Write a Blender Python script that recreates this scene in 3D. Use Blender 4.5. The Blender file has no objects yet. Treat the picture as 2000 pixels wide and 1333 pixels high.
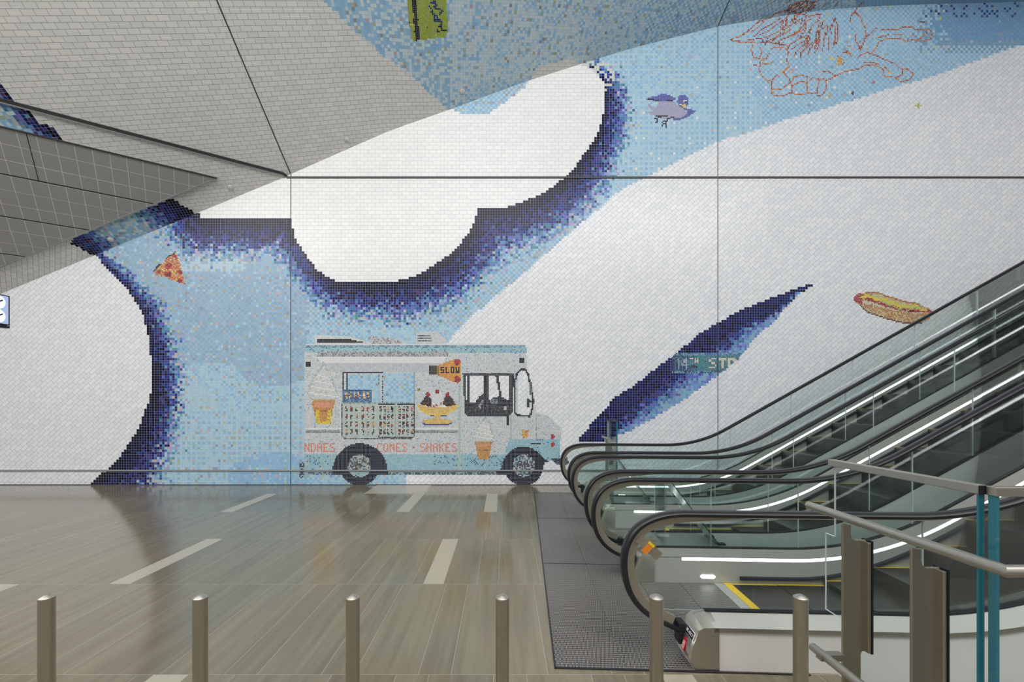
import bpy, bmesh, math, random
import numpy as np
from mathutils import Vector, Matrix
random.seed(7); rng = np.random.default_rng(11)
scene = bpy.context.scene
COL = scene.collection
PI = math.pi
# ---------------------------------------------------------------- camera numbers
F = 870.0; CX = 982.0; CY = 788.0; H = 1.636; WY = 8.9
S = F / WY                               # mural pixels per metre on the back wall

def wpt(px, py):                         # mural point -> wall X, Z
    return (px - CX) / S, H + (CY - py) / S

def lin(c, gain=1.0):
    out = []
    for v in c:
        v = v / 255.0
        v = v / 12.92 if v <= 0.04045 else ((v + 0.055) / 1.055) ** 2.4
        out.append(min(v * gain, 0.93))
    return out

# ---------------------------------------------------------------- materials
def new_mat(name):
    m = bpy.data.materials.new(name); m.use_nodes = True
    nt = m.node_tree; b = nt.nodes['Principled BSDF']
    return m, nt, b

def mat(name, rgb, rough=0.5, metal=0.0, spec=0.5, gain=1.0, emit=None, estr=0.0):
    m, nt, b = new_mat(name)
    b.inputs['Base Color'].default_value = (*lin(rgb, gain), 1)
    b.inputs['Roughness'].default_value = rough
    b.inputs['Metallic'].default_value = metal
    b.inputs['Specular IOR Level'].default_value = spec
    if emit:
        b.inputs['Emission Color'].default_value = (*lin(emit), 1)
        b.inputs['Emission Strength'].default_value = estr
    return m

def N(nt, typ, **kw):
    n = nt.nodes.new(typ)
    for k, v in kw.items():
        setattr(n, k, v)
    return n

def math_node(nt, op, a, b=None, c=None):
    n = nt.nodes.new('ShaderNodeMath'); n.operation = op
    for i, v in enumerate((a, b, c)):
        if v is None: continue
        if isinstance(v, (int, float)): n.inputs[i].default_value = v
        else: nt.links.new(v, n.inputs[i])
    return n.outputs[0]

def mixc(nt, fac, a, b):
    n = nt.nodes.new('ShaderNodeMix'); n.data_type = 'RGBA'
    for sock, v in ((n.inputs['Factor'], fac), (n.inputs['A'], a), (n.inputs['B'], b)):
        if isinstance(v, (int, float)): sock.default_value = v
        elif isinstance(v, (tuple, list)): sock.default_value = (*v[:3], 1)
        else: nt.links.new(v, sock)
    return n.outputs['Result']

def brick_mat(name, angle, c1, c2, mortar, off=0.5):
    m, nt, b = new_mat(name)
    uv = N(nt, 'ShaderNodeUVMap'); uv.uv_map = 'UVMap'
    mp = N(nt, 'ShaderNodeMapping'); mp.inputs['Rotation'].default_value = (0, 0, angle)
    nt.links.new(uv.outputs[0], mp.inputs[0])
    br = N(nt, 'ShaderNodeTexBrick'); br.offset = off; br.offset_frequency = 2; br.squash = 1.0
    br.inputs['Scale'].default_value = 1.0
    br.inputs['Brick Width'].default_value = 0.1524
    br.inputs['Row Height'].default_value = 0.0762
    br.inputs['Mortar Size'].default_value = 0.0022
    br.inputs['Mortar Smooth'].default_value = 0.2
    br.inputs['Color1'].default_value = (*lin(c1), 1)
    br.inputs['Color2'].default_value = (*lin(c2), 1)
    br.inputs['Mortar'].default_value = (*lin(mortar), 1)
    nt.links.new(mp.outputs[0], br.inputs['Vector'])
    nt.links.new(br.outputs['Color'], b.inputs['Base Color'])
    b.inputs['Roughness'].default_value = 0.25
    b.inputs['Specular IOR Level'].default_value = 0.3
    nz = N(nt, 'ShaderNodeTexNoise'); nz.inputs['Scale'].default_value = 6.0; nz.inputs['Detail'].default_value = 1
    nt.links.new(mp.outputs[0], nz.inputs['Vector'])
    inv = math_node(nt, 'SUBTRACT', 1.0, br.outputs['Fac'])
    hgt = math_node(nt, 'ADD', inv, math_node(nt, 'MULTIPLY', nz.outputs[0], 1.2))
    bp = N(nt, 'ShaderNodeBump'); bp.inputs['Strength'].default_value = 0.25; bp.inputs['Distance'].default_value = 0.003
    nt.links.new(hgt, bp.inputs['Height']); nt.links.new(bp.outputs[0], b.inputs['Normal'])
    return m

def mosaic_mat(name, grout, w=0.055, wsm=None):
    m, nt, b = new_mat(name)
    at = N(nt, 'ShaderNodeAttribute'); at.attribute_name = 'Col'
    uv = N(nt, 'ShaderNodeUVMap'); uv.uv_map = 'UVMap'
    sp = N(nt, 'ShaderNodeSeparateXYZ'); nt.links.new(uv.outputs[0], sp.inputs[0])
    def edge(s):
        f = math_node(nt, 'FRACT', s)
        d = math_node(nt, 'ABSOLUTE', math_node(nt, 'SUBTRACT', f, 0.5))
        return math_node(nt, 'GREATER_THAN', d, 0.5 - w)
    g = math_node(nt, 'MAXIMUM', edge(sp.outputs[0]), edge(sp.outputs[1]))
    nt.links.new(mixc(nt, g, at.outputs['Color'], lin(grout)), b.inputs['Base Color'])
    nt.links.new(math_node(nt, 'MULTIPLY_ADD', g, 0.4, 0.24), b.inputs['Roughness'])
    b.inputs['Specular IOR Level'].default_value = 0.15
    wn = N(nt, 'ShaderNodeTexWhiteNoise'); wn.noise_dimensions = '2D'
    fl = N(nt, 'ShaderNodeVectorMath'); fl.operation = 'FLOOR'
    nt.links.new(uv.outputs[0], fl.inputs[0]); nt.links.new(fl.outputs[0], wn.inputs[0])
    # each tile sits at its own slight tilt
    geo = N(nt, 'ShaderNodeNewGeometry')
    vs = N(nt, 'ShaderNodeVectorMath'); vs.operation = 'SUBTRACT'; vs.inputs[1].default_value = (0.5, 0.5, 0.5)
    nt.links.new(wn.outputs['Color'], vs.inputs[0])
    sc = N(nt, 'ShaderNodeVectorMath'); sc.operation = 'SCALE'; sc.inputs['Scale'].default_value = 0.035
    nt.links.new(vs.outputs[0], sc.inputs[0])
    ad = N(nt, 'ShaderNodeVectorMath'); ad.operation = 'ADD'
    nt.links.new(geo.outputs['Normal'], ad.inputs[0]); nt.links.new(sc.outputs[0], ad.inputs[1])
    nm = N(nt, 'ShaderNodeVectorMath'); nm.operation = 'NORMALIZE'; nt.links.new(ad.outputs[0], nm.inputs[0])
    nt.links.new(nm.outputs[0], b.inputs['Normal'])
    return m

M = {}
M['mosaic'] = mosaic_mat('mosaic_tile', (168, 172, 180), 0.026)
M['mosaic_small'] = mosaic_mat('small_mosaic_tile', (150, 153, 158), 0.05)
M['wdiag'] = brick_mat('white_tile_diagonal', math.radians(-42), (236, 238, 242), (226, 229, 234), (146, 144, 152), 0.37)
M['wstr'] = brick_mat('white_tile_straight', 0.0, (240, 240, 241), (233, 234, 236), (176, 174, 178))
M['wceil'] = brick_mat('white_tile_ceiling', 0.0, (232, 232, 230), (222, 223, 222), (110, 106, 104))
M['wceil2'] = brick_mat('white_tile_ceiling_diagonal', math.radians(58), (232, 232, 232), (222, 223, 224), (110, 108, 108), 0.37)

def brushed(name, rgb, rough=0.3, axis=(1, 1, 60), amt=0.12, bump=0.05):
    m, nt, b = new_mat(name)
    tc = N(nt, 'ShaderNodeTexCoord'); mp = N(nt, 'ShaderNodeMapping'); mp.inputs['Scale'].default_value = axis
    nt.links.new(tc.outputs['Object'], mp.inputs[0])
    nz = N(nt, 'ShaderNodeTexNoise'); nz.inputs['Scale'].default_value = 8; nz.inputs['Detail'].default_value = 4
    nt.links.new(mp.outputs[0], nz.inputs['Vector'])
    c = lin(rgb); lo = [v * (1 - amt) for v in c]; hi = [min(1, v * (1 + amt)) for v in c]
    nt.links.new(mixc(nt, nz.outputs[0], lo, hi), b.inputs['Base Color'])
    b.inputs['Metallic'].default_value = 1.0
    nt.links.new(math_node(nt, 'MULTIPLY_ADD', nz.outputs[0], 0.15, rough - 0.07), b.inputs['Roughness'])
    return m
M['steel'] = brushed('brushed_steel', (188, 181, 167), 0.36, (30, 30, 1), 0.03)
M['steelh'] = brushed('brushed_steel_horizontal', (200, 195, 184), 0.38, (1, 40, 40), 0.03)
M['deck'] = mat('deck_steel', (192, 193, 186), 0.42, 0.3)
M['skirt'] = mat('skirt_steel', (186, 185, 180), 0.36, 0.35)
M['ideck'] = mat('satin_inner_deck', (128, 128, 122), 0.55, 0.2)
M['guide'] = mat('newel_guide_metal', (176, 168, 154), 0.38, 0.85)
M['rubber'] = mat('black_rubber', (30, 30, 34), 0.32, 0, 0.5)
M['gasket'] = mat('black_gasket', (22, 23, 28), 0.5)
M['plaster'] = mat('white_plaster', (222, 221, 216), 0.75, 0, 0.2)
M['dark'] = mat('dark_metal', (58, 58, 62), 0.4, 0.6)
M['yellow'] = mat('yellow_paint', (232, 196, 48), 0.5)
M['orange'] = mat('orange_label', (226, 130, 40), 0.6)
M['red'] = mat('red_label', (200, 30, 36), 0.5)
M['white'] = mat('white_print', (235, 236, 238), 0.5)
M['navy'] = mat('navy_print', (36, 38, 96), 0.5)
M['joint'] = mat('joint_dark', (66, 66, 70), 0.6)
M['rail'] = mat('grey_channel', (166, 168, 173), 0.4, 0.1)
M['lip'] = mat('light_channel_lip', (176, 182, 190), 0.4, 0.6)
M['groove'] = mat('dark_channel', (74, 73, 74), 0.5, 0.3)
M['led'] = mat('led_strip_light', (255, 255, 255), 0.4, emit=(250, 252, 255), estr=3.2)
M['sensor'] = mat('white_plastic', (215, 216, 216), 0.5)
M['lit_blue'] = mat('lit_sign_face', (170, 186, 214), 0.4, emit=(150, 172, 212), estr=0.6)
M['lit_white'] = mat('lit_sign_white', (245, 245, 248), 0.4, emit=(245, 246, 250), estr=0.8)
M['brush'] = mat('brush_bristle', (30, 32, 44), 0.8)

def glass_mat(name, tint, blend=0.3, rough=0.0):
    m = bpy.data.materials.new(name); m.use_nodes = True
    nt = m.node_tree; nt.nodes.clear()
    out = N(nt, 'ShaderNodeOutputMaterial')
    tr = N(nt, 'ShaderNodeBsdfTransparent'); tr.inputs[0].default_value = (*tint, 1)
    gl = N(nt, 'ShaderNodeBsdfGlossy'); gl.inputs['Roughness'].default_value = rough
    fr = N(nt, 'ShaderNodeLayerWeight'); fr.inputs['Blend'].default_value = blend
    k = math_node(nt, 'MULTIPLY_ADD', fr.outputs['Fresnel'], 0.75, 0.0)
    mx = N(nt, 'ShaderNodeMixShader')
    nt.links.new(k, mx.inputs[0]); nt.links.new(tr.outputs[0], mx.inputs[1]); nt.links.new(gl.outputs[0], mx.inputs[2])
    nt.links.new(mx.outputs[0], out.inputs[0])
    return m
M['glass'] = glass_mat('clear_glass', (0.915, 0.955, 0.945))
M['acrylic'] = glass_mat('clear_acrylic', (0.97, 0.985, 0.99), 0.12)
M['gglass'] = glass_mat('guard_glass', (0.95, 0.97, 0.965), 0.1)
M['gedge'] = mat('pale_glass_edge', (218, 232, 230), 0.12)
M['tealedge'] = mat('teal_glass_edge', (44, 118, 134), 0.06, 0, 0.9)

# ---------------------------------------------------------------- object helpers
def tag(o, label=None, cat=None, group=None, kind=None):
    if label: o['label'] = label
    if cat: o['category'] = cat
    if group: o['group'] = group
    if kind: o['kind'] = kind
    return o

def mesh_obj(name, verts, faces, m, parent=None, smooth=False, mi=None):
    me = bpy.data.meshes.new(name); me.from_pydata([tuple(v) for v in verts], [], faces)
    for mm in (m if isinstance(m, (list, tuple)) else [m]): me.materials.append(mm)
    if mi is not None: me.polygons.foreach_set('material_index', mi)
    if smooth: me.polygons.foreach_set('use_smooth', [True] * len(faces))
    me.update()
    o = bpy.data.objects.new(name, me); COL.objects.link(o)
    if parent is not None: o.parent = parent
    return o

def empty(name, loc=(0, 0, 0), rz=0.0, parent=None):
    o = bpy.data.objects.new(name, None); COL.objects.link(o)
    o.location = loc; o.rotation_euler = (0, 0, rz); o.empty_display_size = 0.1
    if parent is not None: o.parent = parent
    return o

class MB:
    def __init__(s): s.v = []; s.f = []; s.mi = []
    def add(s, v, f, mi=0):
        n = len(s.v); s.v += [tuple(p) for p in v]
        s.f += [tuple(i + n for i in q) for q in f]; s.mi += [mi] * len(f)
    def box(s, x0, x1, y0, y1, z0, z1, mi=0):
        v = [(x0,y0,z0),(x1,y0,z0),(x1,y1,z0),(x0,y1,z0),(x0,y0,z1),(x1,y0,z1),(x1,y1,z1),(x0,y1,z1)]
        s.add(v, [(0,3,2,1),(4,5,6,7),(0,1,5,4),(1,2,6,5),(2,3,7,6),(3,0,4,7)], mi)
    def prism(s, poly, a, b, axis='y', mi=0, emi=None):   # poly in the plane normal to axis
        def P(p, t):
            return {'y': (p[0], t, p[1]), 'x': (t, p[0], p[1]), 'z': (p[0], p[1], t)}[axis]
        n = len(poly)
        v = [P(p, a) for p in poly] + [P(p, b) for p in poly]
        s.add(v, [tuple(range(n)), tuple(range(2 * n - 1, n - 1, -1))], mi)
        base = len(s.v) - 2 * n
        for i in range(n):
            j = (i + 1) % n
            s.f.append((base + i, base + n + i, base + n + j, base + j)); s.mi.append(mi if emi is None else emi)
    def tube(s, p0, p1, r, n=24, mi=0, r1=None):
        p0 = Vector(p0); p1 = Vector(p1); d = (p1 - p0).normalized()
        u = d.orthogonal().normalized(); w = d.cross(u); r1 = r if r1 is None else r1
        v = []
        for p, rr in ((p0, r), (p1, r1)):
            for i in range(n):
                a = 2 * PI * i / n; v.append(p + (u * math.cos(a) + w * math.sin(a)) * rr)
        f = [(i, (i + 1) % n, n + (i + 1) % n, n + i) for i in range(n)]
        s.add(v, f + [tuple(range(n - 1, -1, -1)), tuple(range(n, 2 * n))], mi)
    def build(s, name, m, parent=None, smooth=False, bevel=0.0, fix=True):
        o = mesh_obj(name, s.v, s.f, m, parent, False, s.mi)
        if fix:
            bm = bmesh.new(); bm.from_mesh(o.data); bmesh.ops.recalc_face_normals(bm, faces=bm.faces); bm.to_mesh(o.data); bm.free()
        if smooth:
            o.data.polygons.foreach_set('use_smooth', [True] * len(o.data.polygons))
            try: o.data.set_sharp_from_angle(angle=math.radians(35))
            except Exception: pass
        if bevel:
            bv = o.modifiers.new('bevel', 'BEVEL'); bv.width = bevel; bv.segments = 2; bv.limit_method = 'ANGLE'
        return o

def box(name, x0, x1, y0, y1, z0, z1, m, parent=None, bevel=0.0):
    b = MB(); b.box(x0, x1, y0, y1, z0, z1); return b.build(name, m, parent, bevel=bevel)

def text_mesh(name, txt, size, m, parent, mat4, extr=0.0008):
    cu = bpy.data.curves.new(name, 'FONT'); cu.body = txt; cu.size = size; cu.extrude = extr
    cu.align_x = 'CENTER'; cu.align_y = 'CENTER'
    tmp = bpy.data.objects.new('tmp_text', cu); COL.objects.link(tmp)
    dg = bpy.context.evaluated_depsgraph_get()
    me = bpy.data.meshes.new_from_object(tmp.evaluated_get(dg)); me.name = name
    bpy.data.objects.remove(tmp); bpy.data.curves.remove(cu)
    me.materials.clear(); me.materials.append(m)
    o = bpy.data.objects.new(name, me); COL.objects.link(o); o.parent = parent; o.matrix_local = mat4
    return o

# ================================================================ MURAL
def pip(PX, PY, poly):
    res = np.zeros(PX.shape, bool); n = len(poly)
    for i in range(n):
        x0, y0 = poly[i]; x1, y1 = poly[(i + 1) % n]
        if y0 == y1: continue
        c = ((y0 > PY) != (y1 > PY)) & (PX < (x1 - x0) * (PY - y0) / (y1 - y0) + x0)
        res ^= c
    return res

def seg_dist(PX, PY, poly, vals=None):
    best = np.full(PX.shape, 1e9); bv = [np.zeros(PX.shape) for _ in (vals[0] if vals else ())]
    for i in range(len(poly) - 1):
        x0, y0 = poly[i]; x1, y1 = poly[i + 1]
        dx, dy = x1 - x0, y1 - y0; L = dx * dx + dy * dy + 1e-9
        t = np.clip(((PX - x0) * dx + (PY - y0) * dy) / L, 0, 1)
        d = np.hypot(PX - x0 - t * dx, PY - y0 - t * dy)
        m = d < best; best = np.where(m, d, best)
        for k in range(len(bv)):
            bv[k] = np.where(m, vals[i][k] + (vals[i + 1][k] - vals[i][k]) * t, bv[k])
    return best, bv

# cloud outlines, in mural pixels
W1 = [(172,948),(210,917),(234,893),(255,860),(269,841),(286,796),(294,775),(295,713),(293,672),(279,613),(262,585),(243,559),(212,528),(190,503)]
W1v = [(40,75),(60,95),(55,90),(48,82),(44,78),(35,68),(30,65),(26,60),(18,52),(12,42),(9,34),(7,28),(5,24),(3,20)]
W2 = [(388,417),(392,427),(541,429),(543,425),(568,425),(572,445),(578,468),(586,482),(600,503),(619,527),(640,541),(660,550),(700,553),(765,551),(800,543),(830,530),(860,510),(882,495),(900,475),(915,455),(928,430),(932,405),(990,405),(1019,395),(1042,386),(1067,373),(1093,354),(1106,344),(1125,323),(1141,301),(1157,278),(1170,253),(1179,221),(1182,198),(1181,163),(1160,138),(1134,124)]
W2v = [(40,75),(42,75),(42,75),(40,72),(40,70),(40,70),(22,60),(9,52),(9,48),(13,50),(18,56),(24,62),(32,72),(36,78),(38,80),(40,82),(42,84),(42,84),(42,86),(42,88),(44,90),(46,92),(46,90),(44,88),(44,88),(42,86),(40,84),(38,80),(34,74),(30,68),(26,62),(20,56),(16,50),(14,46),(9,38),(3,24),(0,10)]
W3 = [(2000,86),(1920,114),(1820,150),(1720,178),(1620,210),(1540,232),(1448,264),(1404,276),(1360,296),(1312,320),(1268,344),(1240,356),(1200,380),(1170,408),(1130,440),(1090,475),(1050,510),(1010,545),(960,585),(920,620),(890,650),(860,690),(820,760),(795,830),(795,960)]
FE = [(1128,862),(1140,848),(1154,828),(1176,806),(1200,778),(1240,752),(1280,720),(1320,692),(1360,656),(1404,630),(1440,610),(1480,592),(1528,574),(1576,556),(1589,556),(1560,576),(1540,596),(1512,628),(1480,656),(1456,684),(1440,704),(1404,732),(1372,756),(1332,784),(1300,804),(1260,826),(1228,844),(1200,853),(1186,862)]
FElow = [(1589,556),(1560,576),(1540,596),(1512,628),(1480,656),(1456,684),(1440,704),(1404,732),(1372,756),(1332,784),(1300,804),(1260,826),(1228,844),(1186,862)]
FElv = [(0,0),(0,0),(2,4),(8,14),(16,28),(22,34),(26,38),(26,40),(26,42),(24,40),(20,36),(16,30),(10,20),(2,4)]

def crease_px_y(px):
    xs = [-400,0,190,353,554,600,760,882,1016,1144,1240,1400,1480,1560,1620,1700,1800,2000,2500]
    ys = [740,575,503,432,347,326,256,213,163,122,93,52,39,26,18,13,9,4,0]
    return np.interp(px, xs, ys)

def wall_white(PX, PY):
    w1 = pip(PX, PY, W1 + [(170, 480), (-900, 480), (-900, 960), (165, 960)])
    w2 = pip(PX, PY, W2 + [(1100, 60), (400, 60), (380, 400)])
    blue_wedge = pip(PX, PY, [(870,205),(898,221),(952,222),(971,211),(997,192),(1026,170),(1036,150),(1000,120),(870,120)])
    w2 &= ~blue_wedge
    w3 = pip(PX, PY, W3 + [(3000, 960), (3000, -270), (2000, 86)]) & ~pip(PX, PY, FE)
    return w1, w2, w3

PALE = np.array([(174,206,224),(168,202,222),(178,208,224)], float)
SKY = np.array([(146,190,224),(152,194,226),(140,184,220)], float)
GREY = np.array([(160,178,192),(152,172,188),(166,182,196)], float)
SPECK = np.array([(196,178,192),(160,192,180),(172,172,164),(186,192,170),(150,160,176)], float)
NAVY = np.array([(14,14,44),(20,22,66),(24,26,84),(12,16,34),(30,32,104),(26,38,92)], float)
BLUE = np.array([(34,42,126),(44,72,150),(62,60,140),(40,40,92),(28,56,130),(70,60,110),(34,34,84)], float)
VIOL = np.array([(96,102,190),(84,124,186),(74,104,170),(112,112,190),(70,128,168),(106,150,190),(64,84,150)], float)
MIXP = np.array([(150,160,214),(120,170,200),(190,190,190),(100,140,190),(150,196,216),(176,170,200),(90,150,160)], float)

def pick(pal, shape): return pal[rng.integers(0, len(pal), shape)]

def blend_band(col, d, nav, tot, active):
    """tiles run from navy at the cloud's edge to the pale field"""
    j = rng.normal(0, 1, d.shape) * (2.5 + 0.09 * tot)
    dd = d + j
    a = active & (tot > 1)
    mid = nav + (tot - nav) * 0.35
    k = a & (d < tot * 1.5) & (dd < tot * 1.05); r = pick(MIXP, d.shape); col[k] = r[k]
    k = a & (dd < tot * 0.85); r = pick(VIOL, d.shape); col[k] = r[k]
    k = a & (dd < mid); r = pick(BLUE, d.shape); col[k] = r[k]
    k = a & (dd < nav * 0.8); r = pick(NAVY, d.shape); col[k] = r[k]
    k = a & (d < nav * .35) & (nav > 6); r = pick(NAVY[[0,3,1]], d.shape); col[k] = r[k]

def field_colours(PX, PY, I, J, where):
    sh = PX.shape; col = pick(PALE, sh)
    R = rng.random(sh)
    par = (I + J) % 2 == 0; dot = (I % 2 == 0) & (J % 2 == 0)
    sky = pick(SKY, sh); grey = pick(GREY, sh); spk = pick(SPECK, sh)
    wob = 18 * np.sin(PX * .021 + 1.3 * np.sin(PY * .017)) + 12 * np.sin(PY * .031 + PX * .01)
    if where == 'wall':
        UR = (PX > 1150) & (PY < 420)
        LF = (PX < 600) & ~UR
        MD = ~UR & ~LF
        k = UR & dot & (R < .85); col[k] = sky[k]
        k = UR & (PX + wob > 1480) & par & (R < .92); col[k] = sky[k]
        k = UR & (PX + wob * 2 > 1200) & (PX < 1400) & (PY > 60 ) & (PY < 200) & par & (R < .25); col[k] = sky[k]
        k = UR & (PX + wob + R * 90 > 1880) & (PY < 88 + 14 * par); col[k] = (sky * .86)[k]; 
        k = UR & (PX + wob + R * 90 > 1890) & (PY < 80) & par; col[k] = np.array((108,158,206.))
        k = UR & (PX > 1780) & (PY < 34) & (R < .42 * np.clip((PX - 1760) / 160, 0, 1)) & (((I + J) % 2 == 0)); col[k] = pick(np.array([(52,80,150),(44,96,160),(70,90,130.)]), sh)[k]
        k = UR & (PX > 1240) & (PX < 1660) & (PY + .3 * PX > 560) & (I % 3 == 0) & (J % 2 == 0) & (R < .16); col[k] = (226,226,226)
        k = LF & (PY + wob < 735); col[k] = np.where(par[..., None], sky, grey)[k]
        k = LF & (PY + wob < 735) & (R < .06); col[k] = (176,206,224)
        k = LF & (PY + wob >= 735) & (PY + wob < 775) & par & (R < .5); col[k] = sky[k]
        k = LF & (PY > 800) & dot & (R < .6); col[k] = sky[k]
        k = LF & ((PX - 540) ** 2 / 9000 + (PY - 935) ** 2 / 2600 < 1) & (R < .85); col[k] = sky[k]
        k = LF & (PX > 330) & (PX < 480) & (PY > 490) & (PY < 530) & (R < .7); col[k] = (182,208,222)
        k = MD & par & (R < .55); col[k] = sky[k]
        k = MD & par & (R > .6) & (PY < 640); col[k] = grey[k]
        k = (I % 3 == 0) & (J % 3 == 0) & (R < .42) & (~UR); col[k] = spk[k]
        k = (R > .985); col[k] = spk[k]
    else:
        col = pick(np.array([(200,220,230),(206,225,236),(194,216,228.)]), sh)  # tile tones lightened so the stronger light on the ceiling is in the colour
        k = par & (R < .28); col[k] = (sky * 1.06)[k]
        k = (R > .28) & (R < .36); col[k] = (sky * 1.04)[k]
        k = (PX < 878) & (R < .5); col[k] = (sky * 1.02)[k]
        k = (PX > 1240 + wob) & par & (R < .7); col[k] = (sky * 1.0)[k]
        k = (R > .955); col[k] = (spk * .95)[k]
        k = (PX + wob > 1650); col[k] = np.where(par[..., None], np.array((134,176,214.)), np.array((150,188,218.)))[k]
    return col

# ---- motif painter -------------------------------------------------------
GLY = {  # small tile letters
 'S':["0111","1000","1000","0110","0001","0001","1110"],'N':["1001","1101","1101","1011","1011","1001","1001"],
 'D':["1110","1001","1001","1001","1001","1001","1110"],'A':["0110","1001","1001","1111","1001","1001","1001"],
 'E':["1111","1000","1000","1110","1000","1000","1111"],'C':["0111","1000","1000","1000","1000","1000","0111"],
 'O':["0110","1001","1001","1001","1001","1001","0110"],'H':["1001","1001","1001","1111","1001","1001","1001"],
 'K':["1001","1010","1010","1100","1010","1010","1001"],'L':["1000","1000","1000","1000","1000","1000","1111"],
 'W':["1001","1001","1001","1001","1111","1111","1001"],
 '1':["0010","0110","0010","0010","0010","0010","0010"],'4':["0010","0110","0110","1010","1111","0010","0010"],
 'T':["1111","0110","0110","0110","0110","0110","0110"],'R':["1110","1001","1001","1110","1010","1001","1001"]}

GL3 = {'S':['111','100','111','001','111'],'L':['100','100','100','100','111'],'O':['111','101','101','101','111'],'W':['101','101','101','111','111']}

class Painter:
    def __init__(s, PX, PY, I, J):
        s.PX, s.PY, s.I, s.J = PX, PY, I, J
        s.id = np.zeros(PX.shape, int); s.c = np.zeros(PX.shape + (3,)); s.cur = 0; s.T = (0, 0, 1)
    def start(s, k, ox, oy, sc): s.cur = k; s.T = (ox, oy, sc)
    def q(s, x, y): return (s.T[0] + x / s.T[2], s.T[1] + y / s.T[2])
    def put(s, m, pal, prob=1.0):
        pal = np.array(pal, float); pal = pal if pal.ndim == 2 else pal[None]
        n = int(m.sum())
        if n == 0: return
        if prob < 1.0: m = m & (rng.random(m.shape) < prob); n = int(m.sum())
        if n == 0: return
        s.c[m] = pal[rng.integers(0, len(pal), n)]; s.id[m] = s.cur
    def poly(s, pts, pal, prob=1.0, par=None):
        m = pip(s.PX, s.PY, [s.q(*p) for p in pts])
        if par is not None: m &= ((s.I + s.J) % 2 == par)
        s.put(m, pal, prob); return m
    def rect(s, x0, y0, x1, y1, pal, prob=1.0, par=None): return s.poly([(x0,y0),(x1,y0),(x1,y1),(x0,y1)], pal, prob, par)
    def ell(s, cx, cy, rx, ry, pal, prob=1.0, ymax=None, rmin=0.0):
        a, b = s.q(cx, cy); e = ((s.PX - a) * s.T[2] / rx) ** 2 + ((s.PY - b) * s.T[2] / ry) ** 2
        m = (e < 1) & (e >= rmin)
        if ymax is not None: m &= s.PY < s.q(0, ymax)[1]
        s.put(m, pal, prob); return m
    def line(s, pts, pal, w=1.25, prob=1.0):
        d, _ = seg_dist(s.PX, s.PY, [s.q(*p) for p in pts]); s.put(d < w, pal, prob)
    def clear(s, pts): s.id[pip(s.PX, s.PY, [s.q(*p) for p in pts])] = 0
    def dots(s, pts, pal, rx=1.5, ry=1.5):
        for (x, y) in pts:
            a, b = s.q(x, y); s.put((abs(s.PX - a) < rx) & (abs(s.PY - b) < ry), pal)
    def cells(s, txt, x, y, adv, pal, font):
        a, b = s.q(x, y); d = (s.PX - a) ** 2 + (s.PY - b) ** 2; i0, j0 = np.unravel_index(np.argmin(d), d.shape)
        pal = np.array(pal, float)
        for ci, c in enumerate(txt):
            for rr, row in enumerate(font[c]):
                for k, bit in enumerate(row):
                    if bit == '1':
                        i, j = i0 + ci * adv + k, j0 - rr
                        s.c[i, j] = pal[rng.integers(0, len(pal))]; s.id[i, j] = s.cur
    def text(s, txt, x, y, cw, ch, adv, pal, prob=1.0):
        for ci, c in enumerate(txt):
            if c == ' ': continue
            g = GLY[c]
            for r, row in enumerate(g):
                for k, b in enumerate(row):
                    if b == '1':
                        x0 = x + ci * adv + k * cw; y0 = y + r * ch
                        s.rect(x0, y0, x0 + cw, y0 + ch, pal, prob)

WH = [(212,218,222),(205,212,217),(222,223,222),(194,203,213),(214,211,206),(204,214,214)]
LB = [(150,192,208),(158,198,212),(144,186,206),(166,204,210)]
BLK = [(22,24,32),(30,32,42),(16,18,24)]

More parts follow.
